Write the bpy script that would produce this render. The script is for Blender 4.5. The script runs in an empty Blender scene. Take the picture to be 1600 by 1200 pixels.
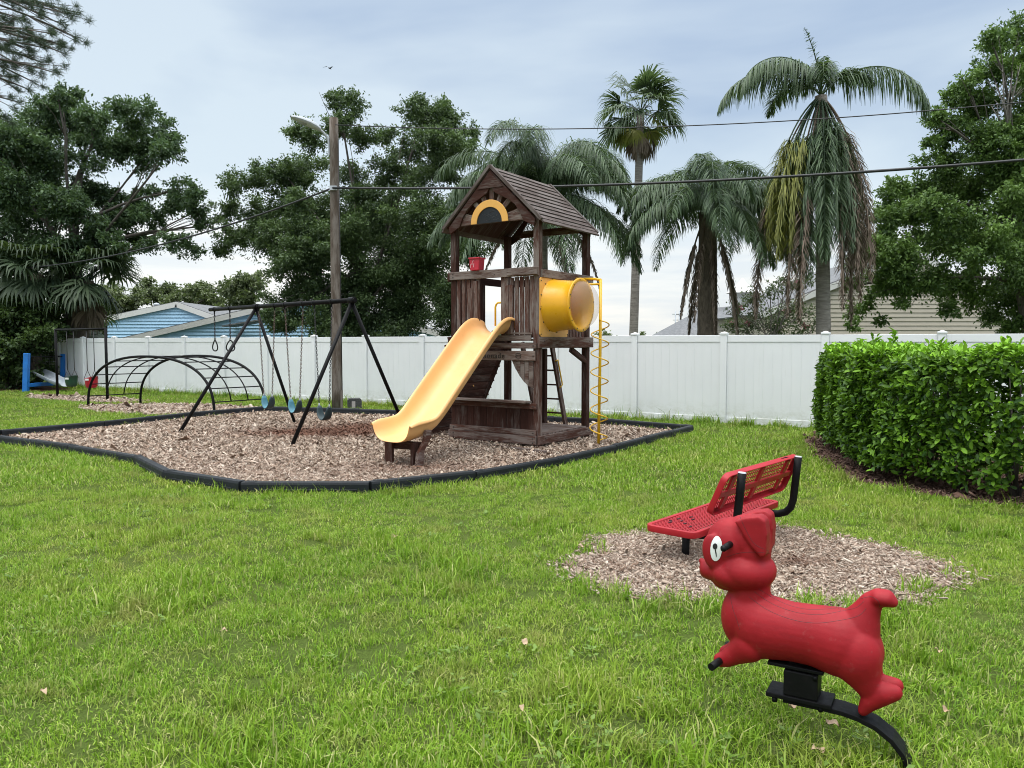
import bpy, bmesh, math, random
import numpy as np
from mathutils import Vector, Matrix
from mathutils.bvhtree import BVHTree
R = math.radians
S = bpy.context.scene
COL = S.collection
random.seed(7)
RNG = np.random.default_rng(11)

# ------------------------------------------------------------------ survey of the place
F_PX, CAM_H, HORIZON = 1200.0, 1.6, 535.0          # focal length in photo pixels, eye height, eye-level row
PITCH = math.atan((600 - HORIZON) / F_PX)

def ray(px, py):
    x = (px - 800) / F_PX; u = (600 - py) / F_PX
    return (x, math.cos(PITCH) + u * math.sin(PITCH), -math.sin(PITCH) + u * math.cos(PITCH))
def gr(px, py, z=0.0):
    r = ray(px, py); t = (z - CAM_H) / r[2]
    return Vector((r[0] * t, r[1] * t, z))
def at(px, py, Y):
    r = ray(px, py); t = Y / r[1]
    return Vector((r[0] * t, Y, CAM_H + r[2] * t))

# ------------------------------------------------------------------ object helpers
def tag(o, label=None, cat=None, group=None, kind=None):
    if label: o['label'] = label
    if cat: o['category'] = cat
    if group: o['group'] = group
    if kind: o['kind'] = kind
    return o
def thing(name, label, cat, loc=(0, 0, 0), rotz=0, group=None):
    o = bpy.data.objects.new(name, None); COL.objects.link(o)
    o.location = loc; o.rotation_euler = (0, 0, rotz); o.empty_display_size = .2
    return tag(o, label, cat, group)
def copy_tree(o, parent=None):
    c = o.copy(); COL.objects.link(c)
    if parent: c.parent = parent
    for ch in o.children: copy_tree(ch, c)
    return c

class MB:
    """collects shapes that end up as ONE mesh"""
    def __init__(s): s.v = []; s.f = []; s.uv = []; s.sm = []
    def face(s, idx, uv=None, smooth=False):
        s.f.append(tuple(idx)); s.uv.append(uv or [(0, 0)] * len(idx)); s.sm.append(smooth)
    def beam(s, p0, p1, w, h, up=(0, 0, 1), ext=0):
        """board from p0 to p1; w across, h along the up side; u runs along the grain"""
        p0 = Vector(p0); p1 = Vector(p1); d = (p1 - p0); L = d.length; d.normalize()
        p0 = p0 - d * ext; p1 = p1 + d * ext
        up = Vector(up)
        if abs(d.dot(up)) > .99: up = Vector((0, 1, 0)) if abs(d.y) < .9 else Vector((1, 0, 0))
        side = d.cross(up).normalized(); up = side.cross(d).normalized()
        b = len(s.v); o = random.random() * 50
        for p in (p0, p1):
            for a, c in ((-1, -1), (1, -1), (1, 1), (-1, 1)):
                s.v.append(p + side * (a * w / 2) + up * (c * h / 2))
        for k in range(4):
            j = (k + 1) % 4; ww = w if k % 2 == 0 else h
            s.face((b + k, b + j, b + 4 + j, b + 4 + k), [(o, o + k), (o, o + k + ww), (o + L, o + k + ww), (o + L, o + k)])
        s.face((b + 3, b + 2, b + 1, b), [(o, o), (o, o + w), (o + .02, o + w), (o + .02, o)])
        s.face((b + 4, b + 5, b + 6, b + 7), [(o, o), (o, o + w), (o + .02, o + w), (o + .02, o)])
        return s
    def box(s, c, size, ax='x'):
        c = Vector(c); sx, sy, sz = size
        if ax == 'x': return s.beam(c - Vector((sx / 2, 0, 0)), c + Vector((sx / 2, 0, 0)), sy, sz)
        if ax == 'y': return s.beam(c - Vector((0, sy / 2, 0)), c + Vector((0, sy / 2, 0)), sx, sz)
        return s.beam(c - Vector((0, 0, sz / 2)), c + Vector((0, 0, sz / 2)), sx, sy, up=(0, 1, 0))
    def prism(s, poly, n0, n1, f):
        """extrude a 2-D polygon: f(a, b, n) -> point"""
        b = len(s.v); k = len(poly); o = random.random() * 50
        for n in (n0, n1):
            for a, c in poly: s.v.append(Vector(f(a, c, n)))
        uv = [(o + a, o + c) for a, c in poly]
        s.face(range(b + k - 1, b - 1, -1), uv[::-1]); s.face(range(b + k, b + 2 * k), uv)
        for i in range(k):
            j = (i + 1) % k
            s.face((b + i, b + j, b + k + j, b + k + i), [uv[i], uv[j], (uv[j][0], uv[j][1] + .02), (uv[i][0], uv[i][1] + .02)])
        return s
    def tube(s, path, r, n=8, cap=True, closed=False):
        path = [Vector(p) for p in path]; m = len(path)
        rr = r if isinstance(r, (list, tuple)) else [r] * m
        b = len(s.v); prev = None
        for i, p in enumerate(path):
            if closed: t = path[(i + 1) % m] - path[i - 1]
            else: t = path[min(i + 1, m - 1)] - path[max(i - 1, 0)]
            t.normalize()
            if prev is None:
                a = Vector((0, 0, 1)) if abs(t.z) < .9 else Vector((1, 0, 0)); x = t.cross(a).normalized()
            else: x = (prev - t * prev.dot(t)).normalized()
            prev = x; y = t.cross(x)
            for k in range(n):
                q = 2 * math.pi * k / n
                s.v.append(p + (x * math.cos(q) + y * math.sin(q)) * rr[i])
        L = 0
        for i in range(m if closed else m - 1):
            i2 = (i + 1) % m; L2 = L + (path[i2] - path[i]).length
            for k in range(n):
                j = (k + 1) % n; c = 2 * math.pi * rr[i] / n
                s.face((b + i * n + k, b + i * n + j, b + i2 * n + j, b + i2 * n + k), [(L, k * c), (L, k * c + c), (L2, k * c + c), (L2, k * c)], True)
            L = L2
        if cap and not closed:
            s.face([b + k for k in range(n)][::-1]); s.face([b + (m - 1) * n + k for k in range(n)])
        return s
    def lathe(s, prof, f, n=24, cap=False):
        """prof of (radius, height); f(x, y, h) -> point"""
        b = len(s.v); m = len(prof)
        for r, h in prof:
            for k in range(n):
                q = 2 * math.pi * k / n; s.v.append(Vector(f(r * math.cos(q), r * math.sin(q), h)))
        for i in range(m - 1):
            for k in range(n):
                j = (k + 1) % n; s.face((b + i * n + k, b + i * n + j, b + (i + 1) * n + j, b + (i + 1) * n + k), None, True)
        if cap:
            s.face([b + k for k in range(n)][::-1]); s.face([b + (m - 1) * n + k for k in range(n)])
        return s
    def ball(s, c, r, n=10, m=6, sc=(1, 1, 1)):
        c = Vector(c)
        pr = [(max(1e-4, math.sin(math.pi * i / m)) * r, -math.cos(math.pi * i / m) * r) for i in range(m + 1)]
        return s.lathe(pr, lambda x, y, h: c + Vector((x * sc[0], y * sc[1], h * sc[2])), n)
    def grid(s, P, flip=False, smooth=True):
        """P: rows of points"""
        b = len(s.v); w = len(P[0])
        for row in P: s.v.extend(Vector(p) for p in row)
        for i in range(len(P) - 1):
            for j in range(w - 1):
                q = (b + i * w + j, b + i * w + j + 1, b + (i + 1) * w + j + 1, b + (i + 1) * w + j)
                s.face(q[::-1] if flip else q, None, smooth)
        return s
    def build(s, name, mat, parent=None, bevel=0, fix=True):
        me = bpy.data.meshes.new(name)
        me.from_pydata([tuple(v) for v in s.v], [], s.f)
        uvl = me.uv_layers.new(name='UVMap')
        flat = [c for f in s.uv for p in f for c in p]
        uvl.data.foreach_set('uv', flat)
        me.polygons.foreach_set('use_smooth', s.sm)
        if fix:
            bm = bmesh.new(); bm.from_mesh(me); bmesh.ops.recalc_face_normals(bm, faces=bm.faces); bm.to_mesh(me); bm.free()
        me.materials.append(mat); me.update()
        o = bpy.data.objects.new(name, me); COL.objects.link(o)
        if parent: o.parent = parent
        if bevel:
            m = o.modifiers.new('bevel', 'BEVEL'); m.width = bevel; m.segments = 2; m.limit_method = 'ANGLE'
        return o

def np_mesh(name, V, Q, mat, tint=None, parent=None, link=True, smooth=False):
    """large meshes of quads (or triangles) from numpy arrays"""
    me = bpy.data.meshes.new(name); V = np.asarray(V, np.float32).reshape(-1, 3); Q = np.asarray(Q, np.int32)
    k = Q.shape[1]
    me.vertices.add(len(V)); me.vertices.foreach_set('co', V.ravel())
    me.loops.add(Q.size); me.loops.foreach_set('vertex_index', Q.ravel())
    me.polygons.add(len(Q)); me.polygons.foreach_set('loop_start', np.arange(0, Q.size, k, dtype=np.int32))
    if smooth: me.polygons.foreach_set('use_smooth', np.ones(len(Q), bool))
    me.update(calc_edges=True)
    if tint is not None:
        a = me.attributes.new('tint', 'FLOAT', 'POINT'); a.data.foreach_set('value', np.asarray(tint, np.float32))
    me.materials.append(mat)
    o = bpy.data.objects.new(name, me)
    if link: COL.objects.link(o)
    if parent: o.parent = parent
    return o

# ------------------------------------------------------------------ materials
class NT:
    def __init__(s, name):
        s.m = bpy.data.materials.new(name); s.m.use_nodes = True; s.t = s.m.node_tree
        s.n = s.t.nodes; s.p = s.n['Principled BSDF']; s.out = s.n['Material Output']
    def node(s, ty, **kw):
        n = s.n.new(ty)
        for k, v in kw.items():
            if k in n.inputs: n.inputs[k].default_value = v
            else: setattr(n, k, v)
        return n
    def link(s, a, b): s.t.links.new(a, b)
    def noise(s, vec, scale, detail=4, rough=.55, dist=0):
        n = s.node('ShaderNodeTexNoise', Scale=scale, Detail=detail, Roughness=rough, Distortion=dist)
        if vec is not None: s.link(vec, n.inputs['Vector'])
        return n.outputs['Fac']
    def ramp(s, fac, stops, interp='LINEAR'):
        r = s.node('ShaderNodeValToRGB'); r.color_ramp.interpolation = interp
        e = r.color_ramp.elements
        while len(e) < len(stops): e.new(.5)
        for q, (p, c) in zip(e, stops): q.position = p; q.color = (*c, 1) if len(c) == 3 else c
        s.link(fac, r.inputs['Fac']); return r.outputs['Color']
    def mix(s, fac, a, b, mode='MIX'):
        n = s.node('ShaderNodeMix', data_type='RGBA', blend_type=mode)
        for v, i in ((fac, 0), (a, 6), (b, 7)):
            if hasattr(v, 'is_linked'): s.link(v, n.inputs[i])
            else: n.inputs[i].default_value = v if i == 0 else ((*v, 1) if len(v) == 3 else v)
        return n.outputs[2]
    def bump(s, h, strength=.3, dist=.02):
        b = s.node('ShaderNodeBump', Strength=strength, Distance=dist); s.link(h, b.inputs['Height'])
        s.link(b.outputs['Normal'], s.p.inputs['Normal']); return b
    def mapping(s, vec, scale):
        m = s.node('ShaderNodeMapping'); m.inputs['Scale'].default_value = scale; s.link(vec, m.inputs['Vector']); return m.outputs['Vector']
    def coord(s, which='Object'): return s.node('ShaderNodeTexCoord').outputs[which]
    def pos(s): return s.node('ShaderNodeNewGeometry').outputs['Position']
    def island(s): return s.node('ShaderNodeNewGeometry').outputs['Random Per Island']
    def color(s, c): s.link(c, s.p.inputs['Base Color'])
    def set(s, **kw):
        for k, v in kw.items(): s.p.inputs[k.replace('_', ' ')].default_value = v

def painted(name, c, rough=.45, var=.12, scale=6, dirt=(.1, .08, .06), dirtamt=.25, bump=.05, spec=.5):
    t = NT(name); o = t.coord('Object')
    n1 = t.noise(o, scale, 5); n2 = t.noise(o, scale * 5.3, 6, .65)
    lo = tuple(x * (1 - var) for x in c); hi = tuple(min(1, x * (1 + var)) for x in c)
    base = t.ramp(n1, [(.3, lo), (.7, hi)])
    d = t.ramp(n2, [(.58, (0, 0, 0)), (.75, (dirtamt,) * 3)])
    t.color(t.mix(d, base, dirt)); t.set(Roughness=rough)
    t.p.inputs['Specular IOR Level'].default_value = spec
    rr = t.ramp(n2, [(.3, (rough * .8,) * 3), (.7, (min(1, rough * 1.25),) * 3)]); t.link(rr, t.p.inputs['Roughness'])
    t.bump(n2, bump, .01); return t.m

def wood(name, brown, grey, greyamt=.5, rough=.8):
    """weathered board: streaks along the grain (u), grey where the stain has worn"""
    t = NT(name); uv = t.coord('UV')
    g = t.noise(t.mapping(uv, (1.6, 34, 1)), 1.0, 6, .65, .6)
    f = t.noise(t.mapping(uv, (5, 150, 1)), 1.0, 4, .7)
    big = t.noise(t.mapping(uv, (1.2, 5, 1)), 1.3, 4, .6)
    isl = t.island()
    b = t.ramp(g, [(.28, tuple(x * .45 for x in brown)), (.5, brown), (.75, tuple(min(1, x * 1.5) for x in brown))])
    b = t.mix(.5, b, t.ramp(isl, [(0, tuple(x * .7 for x in brown)), (1, tuple(x * 1.35 for x in brown))]))
    w = t.node('ShaderNodeMath', operation='ADD'); t.link(big, w.inputs[0]); t.link(f, w.inputs[1])
    hv = t.node('ShaderNodeMath', operation='MULTIPLY'); t.link(w.outputs[0], hv.inputs[0]); hv.inputs[1].default_value = .5
    th = .60 - greyamt * .22; fac = t.ramp(hv.outputs[0], [(th, (0, 0, 0)), (th + .10, (.85,) * 3)])
    t.color(t.mix(fac, b, grey)); t.set(Roughness=rough)
    t.p.inputs['Specular IOR Level'].default_value = .08
    t.bump(f, .3, .006); return t.m

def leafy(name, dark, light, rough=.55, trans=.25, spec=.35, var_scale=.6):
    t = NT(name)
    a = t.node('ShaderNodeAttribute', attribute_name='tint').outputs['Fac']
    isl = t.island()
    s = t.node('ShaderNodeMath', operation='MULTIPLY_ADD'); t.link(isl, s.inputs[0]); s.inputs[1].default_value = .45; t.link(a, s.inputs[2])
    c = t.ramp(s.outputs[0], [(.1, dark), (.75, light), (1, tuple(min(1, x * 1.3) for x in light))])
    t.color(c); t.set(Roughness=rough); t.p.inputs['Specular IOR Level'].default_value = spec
    tr = t.node('ShaderNodeBsdfTranslucent'); t.link(t.mix(.5, c, (.12, .2, .02)), tr.inputs['Color'])
    m = t.node('ShaderNodeMixShader'); m.inputs[0].default_value = trans
    t.link(t.p.outputs[0], m.inputs[1]); t.link(tr.outputs[0], m.inputs[2]); t.link(m.outputs[0], t.out.inputs['Surface'])
    return t.m

def bark(name, a, b, sc=(6, 6, 1.2), bump=.6):
    t = NT(name); o = t.mapping(t.coord('Object'), sc)
    n = t.noise(o, 1.6, 8, .65, .4); t.color(t.ramp(n, [(.3, a), (.7, b)])); t.set(Roughness=.9)
    t.bump(n, bump, .04); return t.m

M = {}
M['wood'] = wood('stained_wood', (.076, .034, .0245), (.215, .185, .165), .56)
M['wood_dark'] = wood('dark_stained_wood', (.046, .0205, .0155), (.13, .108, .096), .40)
M['wood_grey'] = wood('weathered_grey_wood', (.075, .040, .030), (.22, .19, .17), .72)
M['sign_wood'] = wood('bleached_sign_board', (.12, .07, .052), (.27, .225, .20), .6)
M['roof_wood'] = wood('roof_board_wood', (.075, .056, .049), (.16, .14, .13), .65)
M['pole_wood'] = wood('utility_pole_wood', (.080, .062, .048), (.19, .168, .145), .66)
M['yellow'] = painted('yellow_plastic', (.72, .36, .012), .32, .06, 2.5, (.35, .17, .02), .12, .02)
M['slide'] = painted('faded_yellow_plastic', (.76, .42, .16), .4, .07, 1.8, (.42, .25, .09), .18, .02)
M['yellow_trim'] = painted('yellow_sheet_plastic', (.70, .37, .08), .42, .05, 4, (.4, .22, .05), .15, .02)
M['yellow_metal'] = painted('yellow_coated_metal', (.70, .40, .008), .35, .08, 5, (.2, .1, .02), .3, .04)
M['black_metal'] = painted('black_painted_steel', (.006, .006, .0065), .48, .3, 8, (.02, .016, .014), .4, .05, .13)
M['black_plastic'] = painted('black_recycled_plastic', (.010, .013, .016), .6, .35, 4, (.07, .065, .06), .45, .12, .3)
M['bolt'] = painted('dark_bolt_steel', (.02, .015, .012), .5)
M['galv'] = painted('galvanised_steel', (.40, .43, .46), .5, .12, 3, (.2, .18, .16), .15)
M['vinyl'] = painted('white_vinyl', (.70, .735, .745), .42, .025, .8, (.42, .42, .36), .10, .02)
def vinyl():
    t = NT('white_vinyl'); p = t.pos(); s = t.node('ShaderNodeSeparateXYZ'); t.link(p, s.inputs[0])
    n1 = t.noise(p, .8, 4); n2 = t.noise(t.mapping(p, (3, 3, 5)), 2.2, 6, .7); n3 = t.noise(t.mapping(p, (9, 9, .8)), 1.5, 5, .65)
    c = t.ramp(n1, [(.3, (.71, .73, .735)), (.7, (.77, .785, .79))])
    low = t.ramp(s.outputs[2], [(.02, (1, 1, 1)), (.16, (.55,) * 3), (.45, (0, 0, 0))])           # soil splash and algae near the ground
    f = t.mix(1.0, low, t.ramp(n2, [(.42, (0, 0, 0)), (.68, (.75,) * 3)]), 'MULTIPLY')
    c = t.mix(f, c, (.34, .35, .24))
    c = t.mix(t.ramp(n3, [(.60, (0, 0, 0)), (.78, (.22,) * 3)]), c, (.50, .50, .45))              # faint rain streaks
    t.color(c); t.set(Roughness=.45); t.p.inputs['Specular IOR Level'].default_value = .4; t.bump(n1, .02, .02); return t.m
M['vinyl'] = vinyl()
M['red_pad'] = painted('red_vinyl_coating', (.33, .011, .018), .42, .12, 5, (.10, .02, .02), .35, .05, .3)
M['red_toy'] = painted('red_plastic', (.42, .012, .03), .4)
M['teal'] = painted('teal_rubber', (.06, .20, .26), .55, .2, 9, (.05, .07, .07), .5)
M['dark_teal'] = painted('dark_and_shaded_belt', (.022, .045, .05), .55, .2, 9, (.02, .02, .02), .4)  # third belt's own tone, also painted as shade on the teal belts
M['green_plastic'] = painted('dark_green_plastic', (.012, .055, .03), .4)
M['blue_paint'] = painted('bright_blue_paint', (.01, .16, .52), .5)
M['grey_plastic'] = painted('pale_grey_plastic', (.33, .37, .40), .5, .1, 3)
M['chain'] = painted('rusty_chain_steel', (.10, .065, .05), .5, .5, 14, (.20, .07, .03), .7)
M['chain_black'] = painted('black_chain', (.016, .015, .016), .45)
M['white_paint'] = painted('white_enamel', (.72, .74, .72), .4, .03, 8, (.3, .28, .25), .2)
M['pupil'] = painted('black_enamel', (.008, .008, .008), .4)
M['lamp_glass'] = painted('clear_lamp_lens', (.25, .27, .27), .2)
M['cable'] = painted('black_cable', (.012, .013, .015), .5)
M['white_trim'] = painted('white_fascia_paint', (.62, .62, .60), .55, .04, 2, (.3, .28, .24), .25)
M['beige_siding'] = painted('beige_lap_siding', (.44, .40, .33), .6, .05, 1.5, (.28, .25, .2), .2)
M['blue_siding'] = painted('blue_lap_siding', (.33, .53, .70), .6, .06, 1.2, (.16, .24, .33), .3)
M['grey_box'] = painted('mottled_grey_plastic', (.05, .05, .05), .7, .5, 40, (.18, .18, .18), .6)
def shingle():
    t = NT('grey_shingles'); o = t.coord('Object')
    n = t.noise(t.mapping(o, (9, 2.2, 9)), 1.0, 5, .7); t.color(t.ramp(n, [(.3, (.09, .095, .10)), (.7, (.19, .195, .20))])); t.set(Roughness=.9); t.bump(n, .4, .02); return t.m
M['shingle'] = shingle()
def red_body():
    t = NT('weathered_red_rubber'); o = t.coord('Object')
    n = t.noise(o, 5, 6, .6); n2 = t.noise(t.mapping(o, (3, 3, 14)), 2.2, 6, .7); n3 = t.noise(o, 60, 3)
    c = t.ramp(n, [(.3, (.235, .006, .011)), (.7, (.335, .010, .017))])
    d = t.ramp(n2, [(.52, (0, 0, 0)), (.8, (.45,) * 3)])
    c = t.mix(d, c, (.16, .012, .016))
    n4 = t.noise(o, 26, 5, .7); c = t.mix(t.ramp(n4, [(.60, (0, 0, 0)), (.74, (.22,) * 3)]), c, (.34, .12, .11))
    t.color(c); t.link(t.ramp(n2, [(.3, (.5,) * 3), (.7, (.66,) * 3)]), t.p.inputs['Roughness'])
    t.p.inputs['Specular IOR Level'].default_value = .27
    t.bump(n3, .14, .004); return t.m
M['dog'] = red_body()
M['dog_groove'] = painted('dark_red_groove', (.10, .006, .010), .6)
def dome():
    t = NT('clear_plastic_dome'); t.set(Roughness=.12); t.p.inputs['Base Color'].default_value = (.93, .93, .95, 1)
    t.p.inputs['IOR'].default_value = 1.3
    tr = t.node('ShaderNodeBsdfTransparent'); tr.inputs['Color'].default_value = (.95, .96, .97, 1)
    m = t.node('ShaderNodeMixShader'); m.inputs[0].default_value = .22
    t.link(tr.outputs[0], m.inputs[1]); t.link(t.p.outputs[0], m.inputs[2]); t.link(m.outputs[0], t.out.inputs['Surface'])
    t.set(Roughness=.16); t.p.inputs['Base Color'].default_value = (.70, .50, .36, 1)
    return t.m
M['dome'] = dome()
# plants
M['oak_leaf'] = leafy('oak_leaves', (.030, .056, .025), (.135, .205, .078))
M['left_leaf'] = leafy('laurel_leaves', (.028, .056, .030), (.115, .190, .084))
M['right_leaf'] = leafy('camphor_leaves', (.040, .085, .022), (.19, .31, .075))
M['far_leaf'] = leafy('far_leaves', (.06, .08, .04), (.18, .22, .10))
M['shrub_leaf'] = leafy('shrub_leaves', (.018, .040, .014), (.09, .145, .04))
M['pine_leaf'] = leafy('pine_needles', (.020, .040, .026), (.065, .100, .055), trans=.1)
M['myrtle_leaf'] = leafy('myrtle_leaves', (.05, .075, .04), (.16, .20, .10))
M['myrtle_flower'] = leafy('pink_petals', (.30, .10, .14), (.50, .22, .28))
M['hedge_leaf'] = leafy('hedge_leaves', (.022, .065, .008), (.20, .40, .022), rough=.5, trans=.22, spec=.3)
M['palm'] = leafy('palm_leaflets', (.032, .062, .034), (.125, .190, .090), rough=.45)
M['palm_yellow'] = leafy('yellowing_leaflets', (.09, .11, .018), (.27, .28, .055), rough=.5)
M['palm_dead'] = leafy('dead_leaflets', (.085, .062, .046), (.27, .215, .17), rough=.8, trans=.1, spec=.1)
M['sabal'] = leafy('fan_palm_leaves', (.026, .052, .028), (.115, .165, .085), rough=.5)
M['cabbage'] = leafy('cabbage_palm_leaves', (.018, .037, .020), (.078, .115, .058), rough=.55)
M['palm_trunk'] = bark('ringed_palm_trunk', (.12, .105, .09), (.29, .265, .24), (2, 2, 14), .5)
M['boot_trunk'] = bark('fibrous_palm_trunk', (.045, .034, .026), (.15, .12, .09), (8, 8, 3), .9)
M['bark'] = bark('grey_bark', (.04, .034, .028), (.12, .105, .09))
M['twig'] = bark('pale_bare_twig', (.12, .11, .10), (.24, .22, .2))
M['dead_leaf'] = painted('dry_leaf', (.40, .29, .19), .8, .3, 20)

def ground_mat():
    t = NT('lawn_soil'); p = t.pos()
    n = t.noise(p, .55, 5, .6); n2 = t.noise(p, 9, 6, .7); n3 = t.noise(t.mapping(p, (60, 60, 60)), 1, 3, .6)
    c = t.ramp(n, [(.3, (.038, .055, .012)), (.5, (.050, .066, .016)), (.72, (.090, .085, .034))])
    c = t.mix(t.ramp(n2, [(.4, (0, 0, 0)), (.75, (.6,) * 3)]), c, (.045, .055, .02))
    c = t.mix(.35, c, t.ramp(n3, [(.3, (.03, .045, .012)), (.7, (.15, .23, .05))]))
    t.color(c); t.set(Roughness=.95); t.p.inputs['Specular IOR Level'].default_value = 0; t.bump(n3, .5, .03); return t.m
def mulch_mat(name, light, mid, dark, wet=None):
    t = NT(name); p = t.pos()
    v = t.node('ShaderNodeTexVoronoi', Scale=34); t.link(t.mapping(p, (1, 1.6, 1)), v.inputs['Vector'])
    sep = t.node('ShaderNodeSeparateColor'); t.link(v.outputs['Color'], sep.inputs[0])
    c = t.ramp(sep.outputs[0], [(0, dark), (.35, mid), (.7, light), (1, tuple(x * 1.2 for x in light))])
    n = t.noise(p, .9, 5, .6)
    c = t.mix(t.ramp(n, [(.4, (0, 0, 0)), (.7, (.5,) * 3)]), c, mid)
    t.color(c); t.set(Roughness=.95); t.p.inputs['Specular IOR Level'].default_value = .05; t.bump(v.outputs['Distance'], .8, .03); return t.m
def chip_mat(name, cols, worn=None):
    t = NT(name); isl = t.island(); n = len(cols)
    c = t.ramp(isl, [(i / (n - 1), k) for i, k in enumerate(cols)])
    a = t.node('ShaderNodeAttribute', attribute_name='tint').outputs['Fac']
    if worn: c = t.mix(a, c, worn)  # darker brown of the moist and mound-shaded chips
    t.color(c); t.set(Roughness=.9); t.p.inputs['Specular IOR Level'].default_value = .2; return t.m
def blade_mat():
    t = NT('grass_blades'); p = t.pos()
    n = t.noise(p, .42, 5, .65); n2 = t.noise(p, 1.9, 5, .65)
    isl = t.island()
    g = t.ramp(n, [(.32, (.088, .21, .009)), (.5, (.195, .345, .018)), (.68, (.34, .405, .055))])
    g2 = t.ramp(isl, [(0, (.038, .105, .008)), (.42, (.185, .335, .020)), (.76, (.41, .52, .085)), (.86, (.52, .48, .21)), (1, (.58, .48, .28))])
    c = t.mix(.55, g, g2)
    c = t.mix(t.ramp(n2, [(.52, (0, 0, 0)), (.70, (.6,) * 3)]), c, (.30, .275, .09))
    t.color(c); t.set(Roughness=.45); t.p.inputs['Specular IOR Level'].default_value = .22
    tr = t.node('ShaderNodeBsdfTranslucent'); t.link(c, tr.inputs['Color'])
    m = t.node('ShaderNodeMixShader'); m.inputs[0].default_value = .3
    t.link(t.p.outputs[0], m.inputs[1]); t.link(tr.outputs[0], m.inputs[2]); t.link(m.outputs[0], t.out.inputs['Surface'])
    return t.m
M['ground'] = ground_mat()
M['mulch'] = mulch_mat('wood_chip_ground', (.36, .275, .22), (.24, .165, .125), (.09, .058, .044))
M['mulch_brown'] = mulch_mat('brown_mulch_ground', (.13, .075, .052), (.075, .042, .03), (.025, .015, .012))
CH = [(.12, .078, .054), (.235, .16, .115), (.325, .25, .19), (.42, .345, .275), (.27, .195, .142), (.52, .45, .37), (.375, .29, .225)]
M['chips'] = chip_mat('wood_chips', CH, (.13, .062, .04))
M['chips_brown'] = chip_mat('brown_bark_chips', [(.04, .022, .016), (.10, .055, .038), (.16, .10, .075), (.07, .04, .03), (.22, .15, .12)])
M['blades'] = blade_mat()

# ------------------------------------------------------------------ ground, mulch beds, lawn
def inside(poly, x, y):
    c = False; j = len(poly) - 1
    for i in range(len(poly)):
        xi, yi = poly[i]; xj, yj = poly[j]
        if (yi > y) != (yj > y) and x < (xj - xi) * (y - yi) / (yj - yi) + xi: c = not c
        j = i
    return c
def inside_np(poly, X, Y):
    c = np.zeros(len(X), bool); j = len(poly) - 1
    for i in range(len(poly)):
        xi, yi = poly[i]; xj, yj = poly[j]
        if yi != yj:
            c ^= ((yi > Y) != (yj > Y)) & (X < (xj - xi) * (Y - yi) / (yj - yi) + xi)
        j = i
    return c
def blob(cx, cy, rx, ry, n=40, wob=.06, seed=1, rot=0):
    r = random.Random(seed); ph = [r.uniform(0, 6.28) for _ in range(4)]; out = []
    for i in range(n):
        a = 2 * math.pi * i / n
        k = 1 + wob * (math.sin(2 * a + ph[0]) + .7 * math.sin(3 * a + ph[1]) + .6 * math.sin(5 * a + ph[2]) + .5 * math.sin(9 * a + ph[3]))
        x, y = rx * k * math.cos(a), ry * k * math.sin(a)
        out.append((cx + x * math.cos(rot) - y * math.sin(rot), cy + x * math.sin(rot) + y * math.cos(rot)))
    return out

BORDER = [(-9.25, 12.75)] + [tuple(gr(*q)[:2]) for q in ((0, 693), (112, 708), (215, 726), (262, 751), (380, 770), (580, 770), (742, 752), (870, 729), (960, 708), (1080, 675), (960, 665), (780, 657), (640, 650), (415, 643), (310, 652), (160, 668), (0, 683))]
BENCH_BED = blob(1.76, 5.55, 1.24, 1.10, n=70, wob=.075, seed=3)
CLIMB_BED = blob(-8.15, 18.35, 2.75, 1.25, wob=.07, seed=5, rot=-.32)
TODDLER_BED = blob(-12.2, 21.7, 2.4, .75, wob=.06, seed=8, rot=-.5)
HEDGE_BED = [(4.98, 13.0), (4.68, 12.4), (4.50, 11.8), (4.32, 11.1), (4.08, 10.1), (3.92, 9.2), (3.98, 8.6), (4.14, 8.2), (4.50, 7.7), (4.92, 7.3), (5.8, 6.6), (7.2, 5.9), (8.6, 5.5), (8.6, 8.2), (6.9, 9.4), (6.4, 12.2), (5.9, 13.2)]
BACK_BED = [(-22, 31.0), (-22, 26.2), (-17.2, 25.0), (-14.6, 25.4), (-15.6, 27.0), (-19, 29.5)]
BEDS = [BORDER, BENCH_BED, CLIMB_BED, TODDLER_BED, HEDGE_BED, BACK_BED]

def sheet(name, poly, z, mat):
    bm = bmesh.new(); vs = [bm.verts.new((x, y, z)) for x, y in poly]; bm.faces.new(vs)
    bmesh.ops.triangulate(bm, faces=bm.faces); bmesh.ops.recalc_face_normals(bm, faces=bm.faces)
    for f in bm.faces:
        if f.normal.z < 0: f.normal_flip()
    me = bpy.data.meshes.new(name); bm.to_mesh(me); bm.free(); me.materials.append(mat)
    o = bpy.data.objects.new(name, me); COL.objects.link(o); return tag(o, kind='structure')
tag(MB().grid([[(-400, -60, 0), (400, -60, 0)], [(-400, 700, 0), (400, 700, 0)]], flip=False, smooth=False).build('ground', M['ground']), kind='structure')
def subdiv(poly, step=.25):
    out = []
    for i in range(len(poly)):
        a = Vector(poly[i]); b = Vector(poly[(i + 1) % len(poly)]); n = max(1, int((b - a).length / step))
        out += [tuple(a.lerp(b, k / n)) for k in range(n)]
    return out
sheet('play_mulch', BORDER, .004, M['mulch'])
sheet('bench_mulch', BENCH_BED, .004, M['mulch'])
sheet('climber_mulch', CLIMB_BED, .004, M['mulch'])
sheet('toddler_mulch', TODDLER_BED, .004, M['mulch'])
sheet('hedge_mulch', HEDGE_BED, .004, M['mulch_brown'])
sheet('back_mulch', BACK_BED, .004, M['mulch_brown'])

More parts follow.
